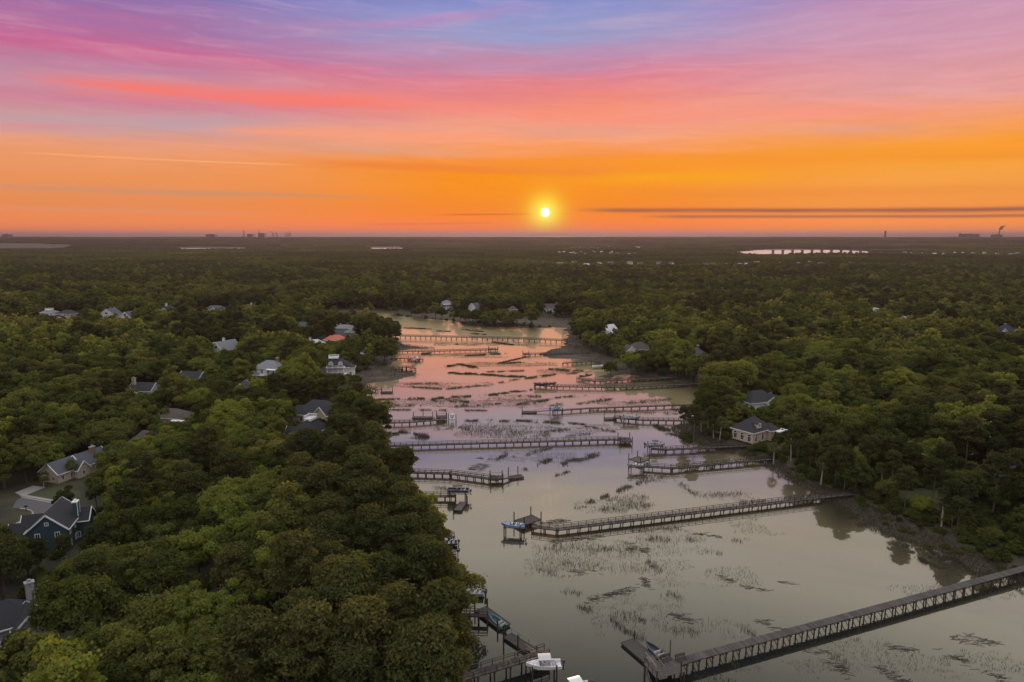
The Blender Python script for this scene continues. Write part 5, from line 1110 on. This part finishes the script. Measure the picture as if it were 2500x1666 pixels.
def scatter(lines, r_):
    out = []
    for pts, hw, dens in lines:
        for (u0, v0), (u1, v1) in zip(pts, pts[1:]):
            a, b = at(u0, v0), at(u1, v1); L = (b - a).length; wd = abs(at(u0, v0 - hw).y - at(u0, v0 + hw).y) / 2
            n = int(L * wd * 2 * (dens + .8) * 1.7) + 3; t = r_.random(n); e = np.clip(np.sin(np.clip(t, .02, .98) * math.pi) ** .4, .2, 1)
            q = (r_.normal(size=n) * .5).clip(-1.3, 1.3) * wd * e
            x = a.x + (b.x - a.x) * t + r_.normal(size=n) * .5; y = a.y + (b.y - a.y) * t + q
            k = vnoise(x, y, 3.2, 31) + .35 * vnoise(x, y, 1.1, 32) > (.60 if dens > 2 else .42); out.append(np.stack([x[k], y[k]], -1))
    return np.concatenate(out)
def reeds(P, z, hmin, hmax, w, r_, lean=.28):
    w = w * (.5 + np.hypot(P[:, 0], P[:, 1]) / 650)
    n = len(P); h = r_.uniform(hmin, hmax, n); a = r_.uniform(0, 6.283, n); c, s = np.cos(a) * w / 2, np.sin(a) * w / 2; l = r_.normal(size=(n, 2)) * lean * h[:, None]
    V = np.empty((n, 3, 3)); V[:, 0] = np.stack([P[:, 0] - c, P[:, 1] - s, z], -1); V[:, 1] = np.stack([P[:, 0] + c, P[:, 1] + s, z], -1); V[:, 2] = np.stack([P[:, 0] + l[:, 0], P[:, 1] + l[:, 1], z + h], -1)
    return V.reshape(-1, 3), np.arange(3 * n).reshape(-1, 3)
rg = np.random.default_rng(99)
P_ = scatter(REED, rg); V_, Q_ = reeds(P_, np.full(len(P_), -.05), .4, 1.05, .14, rg)
o_ = O('marsh_grass', arr_mesh('marsh_grass', V_, Q_, ['reed'])); o_['kind'] = 'stuff'; o_['label'] = 'thin dark reeds standing in streaks across the shallow water'; o_['category'] = 'grass'
lo_, hi_ = MARSH2.min(0), MARSH2.max(0); P_ = np.concatenate([rg.uniform(lo_, hi_, (170000, 2))]); P_ = P_[inside(P_, MARSH2)]; P_ = P_[(sdist(P_, WATER) > -2) | (vnoise(P_[:, 0], P_[:, 1], 3, 41) > .72)]
for M_, n_ in ((MARSH3, 14000), (MARSH4, 14000), (MARSH, 50000)):
    q_ = rg.uniform(M_.min(0), M_.max(0), (n_, 2)); q_ = q_[inside(q_, M_)]; P_ = np.concatenate([P_, q_[vnoise(q_[:, 0], q_[:, 1], 9, 42) > .3]])
P_ = P_[sdist(P_, WATER) > -4]
V_, Q_ = reeds(P_, np.maximum(terrain_z(P_), -.05), .4, 1.15, .11, rg)
o_ = O('marsh_grass', arr_mesh('marsh_grass', V_, Q_, ['brown_reed'])); o_['kind'] = 'stuff'; o_['label'] = 'brown cordgrass covering the muddy banks'; o_['category'] = 'grass'
MATS_PX = [(1430, 1350, 130, 42), (1560, 1505, 120, 55), (1620, 1325, 110, 34), (1800, 1540, 110, 28), (1760, 1410, 90, 26), (1500, 1236, 100, 18), (1240, 1052, 130, 18), (1130, 985, 210, 12), (1420, 1048, 90, 12), (1750, 1212, 90, 13), (2180, 1600, 190, 42), (2400, 1625, 130, 36),
    (1900, 1635, 160, 26), (1340, 1385, 60, 24), (1640, 1400, 60, 34), (1850, 1290, 90, 18), (1600, 1165, 80, 12), (1300, 1120, 110, 14), (1080, 940, 120, 8), (1380, 908, 70, 6), (2330, 1450, 150, 22), (1260, 973, 90, 9), (1550, 985, 100, 9), (1180, 840, 120, 5), (1130, 870, 110, 5), (1250, 890, 110, 6)]
out = []
for u, v, ru, rv in MATS_PX:
    a, b = at(u - ru, v), at(u + ru, v); y0, y1 = at(u, v + rv).y, at(u, v - rv).y; n = int(min(9000, (b.x - a.x) * (y1 - y0) * 5.5)); x = rg.uniform(a.x, b.x, n); y = rg.uniform(y0, y1, n)
    r2 = ((x - (a.x + b.x) / 2) / (b.x - a.x) * 2) ** 2 + ((y - (y0 + y1) / 2) / (y1 - y0) * 2) ** 2
    k = (vnoise(x * .35 + y * .12, y, 2.6, 51) * .6 + vnoise(x * .5, y, 1.0, 52) * .4 + vnoise(x, y, 14, 53) * .35 - r2 * .22) > .50; out.append(np.stack([x[k], y[k]], -1))
P_ = np.concatenate(out); V_, Q_ = reeds(P_, np.full(len(P_), -.04), .18, .55, .10, rg, .5)
o_ = O('marsh_grass', arr_mesh('marsh_grass', V_, Q_, ['brown_reed'])); o_['kind'] = 'stuff'; o_['label'] = 'wispy mats of short dead grass just breaking the water'; o_['category'] = 'grass'
def wrack():
    P = scatter([(p, h * 1.8, d * .45) for p, h, d in WRACK], rg); mb = MB()
    for x, y in P:
        L = rg.uniform(.25, 1.1); a = rg.normal(-.12, .35); mb.bar((x - L * math.cos(a), y - L * math.sin(a), .02 + rg.random() * .06), (x + L * math.cos(a), y + L * math.sin(a), .03 + rg.random() * .1), rg.uniform(.035, .08), .03)
    o = O('drift_wrack', mb.mesh('drift_wrack', 'debris')); o['kind'] = 'stuff'; o['label'] = 'dark mats of dead reed floating on the shallows'; o['category'] = 'debris'
wrack()

# ------------------------------------------------------------------ far away: bridge, houses, skyline
b0, b1 = at(1865, 621, 3), at(2150, 620.5, 3); br = thing('road_bridge', 'long low concrete bridge on slim piers across the distant river', 'bridge', (b0.x, b0.y, 0))
d_ = b1 - b0; L_ = d_.length; a_ = math.atan2(d_.y, d_.x)
m_ = MB(); m_.box(-60, L_ + 200, -6, 6, 20, 22); O('deck', m_.mesh('deck', 'far_concrete'), br, (0, 0, 0), a_)
m_ = MB(); m_.box(-3, 3, -5, 5, 0, 20).box(-4.5, 4.5, -6.5, 6.5, 18, 20.05); pm_ = m_.mesh('pier', 'far_concrete')
for k in range(12): O('pier', pm_, br, (math.cos(a_) * (38 + 41.5 * k), math.sin(a_) * (38 + 41.5 * k), 0), a_)
FW = wall_mesh(14, 9, 9, 4, G).mesh('wall', 'white_paint'); FR = {m: roof_mesh(14, 9, 9, 4, G).mesh('roof', m) for m in ('grey_shingle', 'slate_shingle', 'metal_roof')}
def far_house(u, v, zt, rz, s, label, group):
    c = at(u, v, zt); t = thing('distant_house', label, 'house', (c.x, c.y, zt - 13 * s), R(rz), group); t.scale = (s, s, s)
    O('wall', FW, t); O('roof', FR[random.choice(list(FR))], t)
    base = MB(); base.box(-7, 7, -4.5, 4.5, -(zt - 13 * s) / s, 0); O('foundation', base.mesh('foundation', 'grey_paint'), t)
for k in range(16): far_house(1700 + k * 25 + random.uniform(-9, 9), 641 + random.uniform(-4, 6), 16, random.uniform(-60, 60), .85, 'tiny pale house in the row among trees before the river', 'houses before the distant river')
for k in range(14): far_house(2150 + k * 26 + random.uniform(-8, 8), 616 + random.uniform(-2, 2.5), 22, random.uniform(-60, 60), .85, 'tiny pale building on the far river bank beyond the bridge', 'buildings on the far river bank')
for k in range(34): far_house(random.uniform(1365, 1600), 606 + random.uniform(-4, 13), 17, random.uniform(-60, 60), .75, 'tiny pale roof in the distant settlement below the sun', 'roofs of the distant settlement')
for k in range(10): far_house(1330 + k * 34 + random.uniform(-9, 9), 640 + random.uniform(-5, 8), 17, random.uniform(-60, 60), .9, 'tiny dim house among woods below the distant settlement', 'dim houses below the settlement')
def sky_at(u, v, D=6700.): d = ray(u, v); t = D / d.y; return Vector((d.x * t, D, CAM_H + d.z * t))
def stack(u, vt, w, label, name='chimney_stack', m='far_steel'):
    p = sky_at(u, vt); t = thing(name, label, 'chimney', (p.x, p.y, 0)); k = MB(); k.tube([(0, 0, 0), (0, 0, p.z)], [w * 1.7, w * 1.2], 8); O('shaft', k.mesh('shaft', m), t); r = MB(); r.tube([(0, 0, p.z - 4), (0, 0, p.z + .5)], [w * 1.5, w * 1.5], 8); O('rim', r.mesh('rim', m), t)
stack(595, 563.5, 3.4, 'slim chimney standing alone on the horizon near the cranes'); stack(632, 563, 2.4, 'slim chimney rising from the horizon power station'); stack(2440, 564, 4.5, 'smoking mill chimney on the horizon')
def block(u0, u1, vt, label, depth=60, name='industrial_building', cat='building'):
    a, b = sky_at(u0, vt), sky_at(u1, vt); w = b.x - a.x; t = thing(name, label, cat, ((a.x + b.x) / 2, a.y, 0)); k = MB(); k.box(-w/2, w/2, 0, depth, 0, a.z); O('wall', k.mesh('wall', 'far_steel'), t)
    r = MB(); r.box(-w/2 - 1, w/2 + 1, -1, depth + 1, a.z, a.z + 1.5).box(-w * .2, w * .1, depth * .3, depth * .6, a.z + 1.5, a.z + 5); O('roof', r.mesh('roof', 'far_steel'), t)
block(603, 616, 572.5, 'low hall beside the lone horizon chimney'); block(630, 645, 570.5, 'stepped power station hall on the horizon'); block(2161.5, 2164.5, 564.5, 'narrow square tower on the horizon', 16, 'tower', 'tower'); block(2352, 2392, 572, 'long flat mill hall near the smoking chimney')
block(2430, 2448, 573.5, 'small mill building at the foot of the smoking chimney'); block(4, 20, 573, 'low grey block on the horizon above the river', 60); block(502, 524, 573, 'wide low hall on the horizon beyond the woods'); block(2343, 2347, 570.5, 'small square silo beside the mill hall', 12)
def crane(u, vt, label):
    p = sky_at(u, vt); t = thing('port_crane', label, 'crane', (p.x, p.y, 0), 0, 'port cranes on the horizon'); H_ = p.z
    for sx in (-1, 1): k = MB(); k.bar((sx * 9, 0, 0), (sx * 6, 0, H_ * .86), 4); O('leg', k.mesh('leg', 'far_steel'), t)
    k = MB(); k.bar((0, 0, H_ * .82), (-16, 0, H_ * 1.03), 3.5); O('boom', k.mesh('boom', 'far_steel'), t)
    k = MB(); k.box(-6, 8, -4, 4, H_ * .8, H_ * .86); O('cab', k.mesh('cab', 'far_steel'), t)
for u in (666, 675, 698, 703, 708): crane(u, 566 + (u % 3) * 1.5, 'thin port crane with raised boom on the horizon')
p_ = sky_at(2440, 557)
def smoke():
    m = bpy.data.materials.new('smoke'); m.use_nodes = True; nt = m.node_tree; nt.nodes.clear(); o = nt.nodes.new('ShaderNodeOutputMaterial'); v = nt.nodes.new('ShaderNodeVolumePrincipled')
    v.inputs['Color'].default_value = (.10, .09, .10, 1); v.inputs['Density'].default_value = .16; nt.links.new(v.outputs[0], o.inputs['Volume']); MATS['smoke'] = m
    import bmesh
    bm = bmesh.new(); q = sky_at(2440, 564); r_ = random.Random(5)
    def puff(x, z, r):
        g = bmesh.ops.create_icosphere(bm, subdivisions=2, radius=r)
        for vv in g['verts']: vv.co = Vector((vv.co.x * r_.uniform(.85, 1.15) + q.x + x, vv.co.y + q.y, vv.co.z * r_.uniform(.85, 1.15) + q.z + z))
    for x, z, r in ((1, 4, 5), (4, 12, 9), (10, 21, 14), (19, 30, 15), (14, 36, 11), (30, 39, 11), (38, 45, 7), (47, 49, 5), (57, 51, 4)): puff(x, z, r)
    me = bpy.data.meshes.new('smoke'); bm.to_mesh(me); me.materials.append(m); o2 = O('smoke', me); o2['kind'] = 'stuff'; o2['label'] = 'grey smoke plume drifting from the horizon chimney'; o2['category'] = 'smoke'
smoke()

# ------------------------------------------------------------------ the air
def haze():
    m = bpy.data.materials.new('haze'); m.use_nodes = True; nt = m.node_tree; nt.nodes.clear(); o = nt.nodes.new('ShaderNodeOutputMaterial'); v = nt.nodes.new('ShaderNodeVolumePrincipled')
    v.inputs['Color'].default_value = (.25, .215, .31, 1); v.inputs['Density'].default_value = 6.5e-5; v.inputs['Anisotropy'].default_value = .4
    nt.links.new(v.outputs[0], o.inputs['Volume']); MATS['haze'] = m
    k = MB(); k.box(-62000, 62000, -4000, 72000, -3, 182); ob = O('haze', k.mesh('haze', 'haze')); ob['kind'] = 'stuff'; ob['label'] = 'thin evening haze over the whole landscape'; ob['category'] = 'haze'
haze()
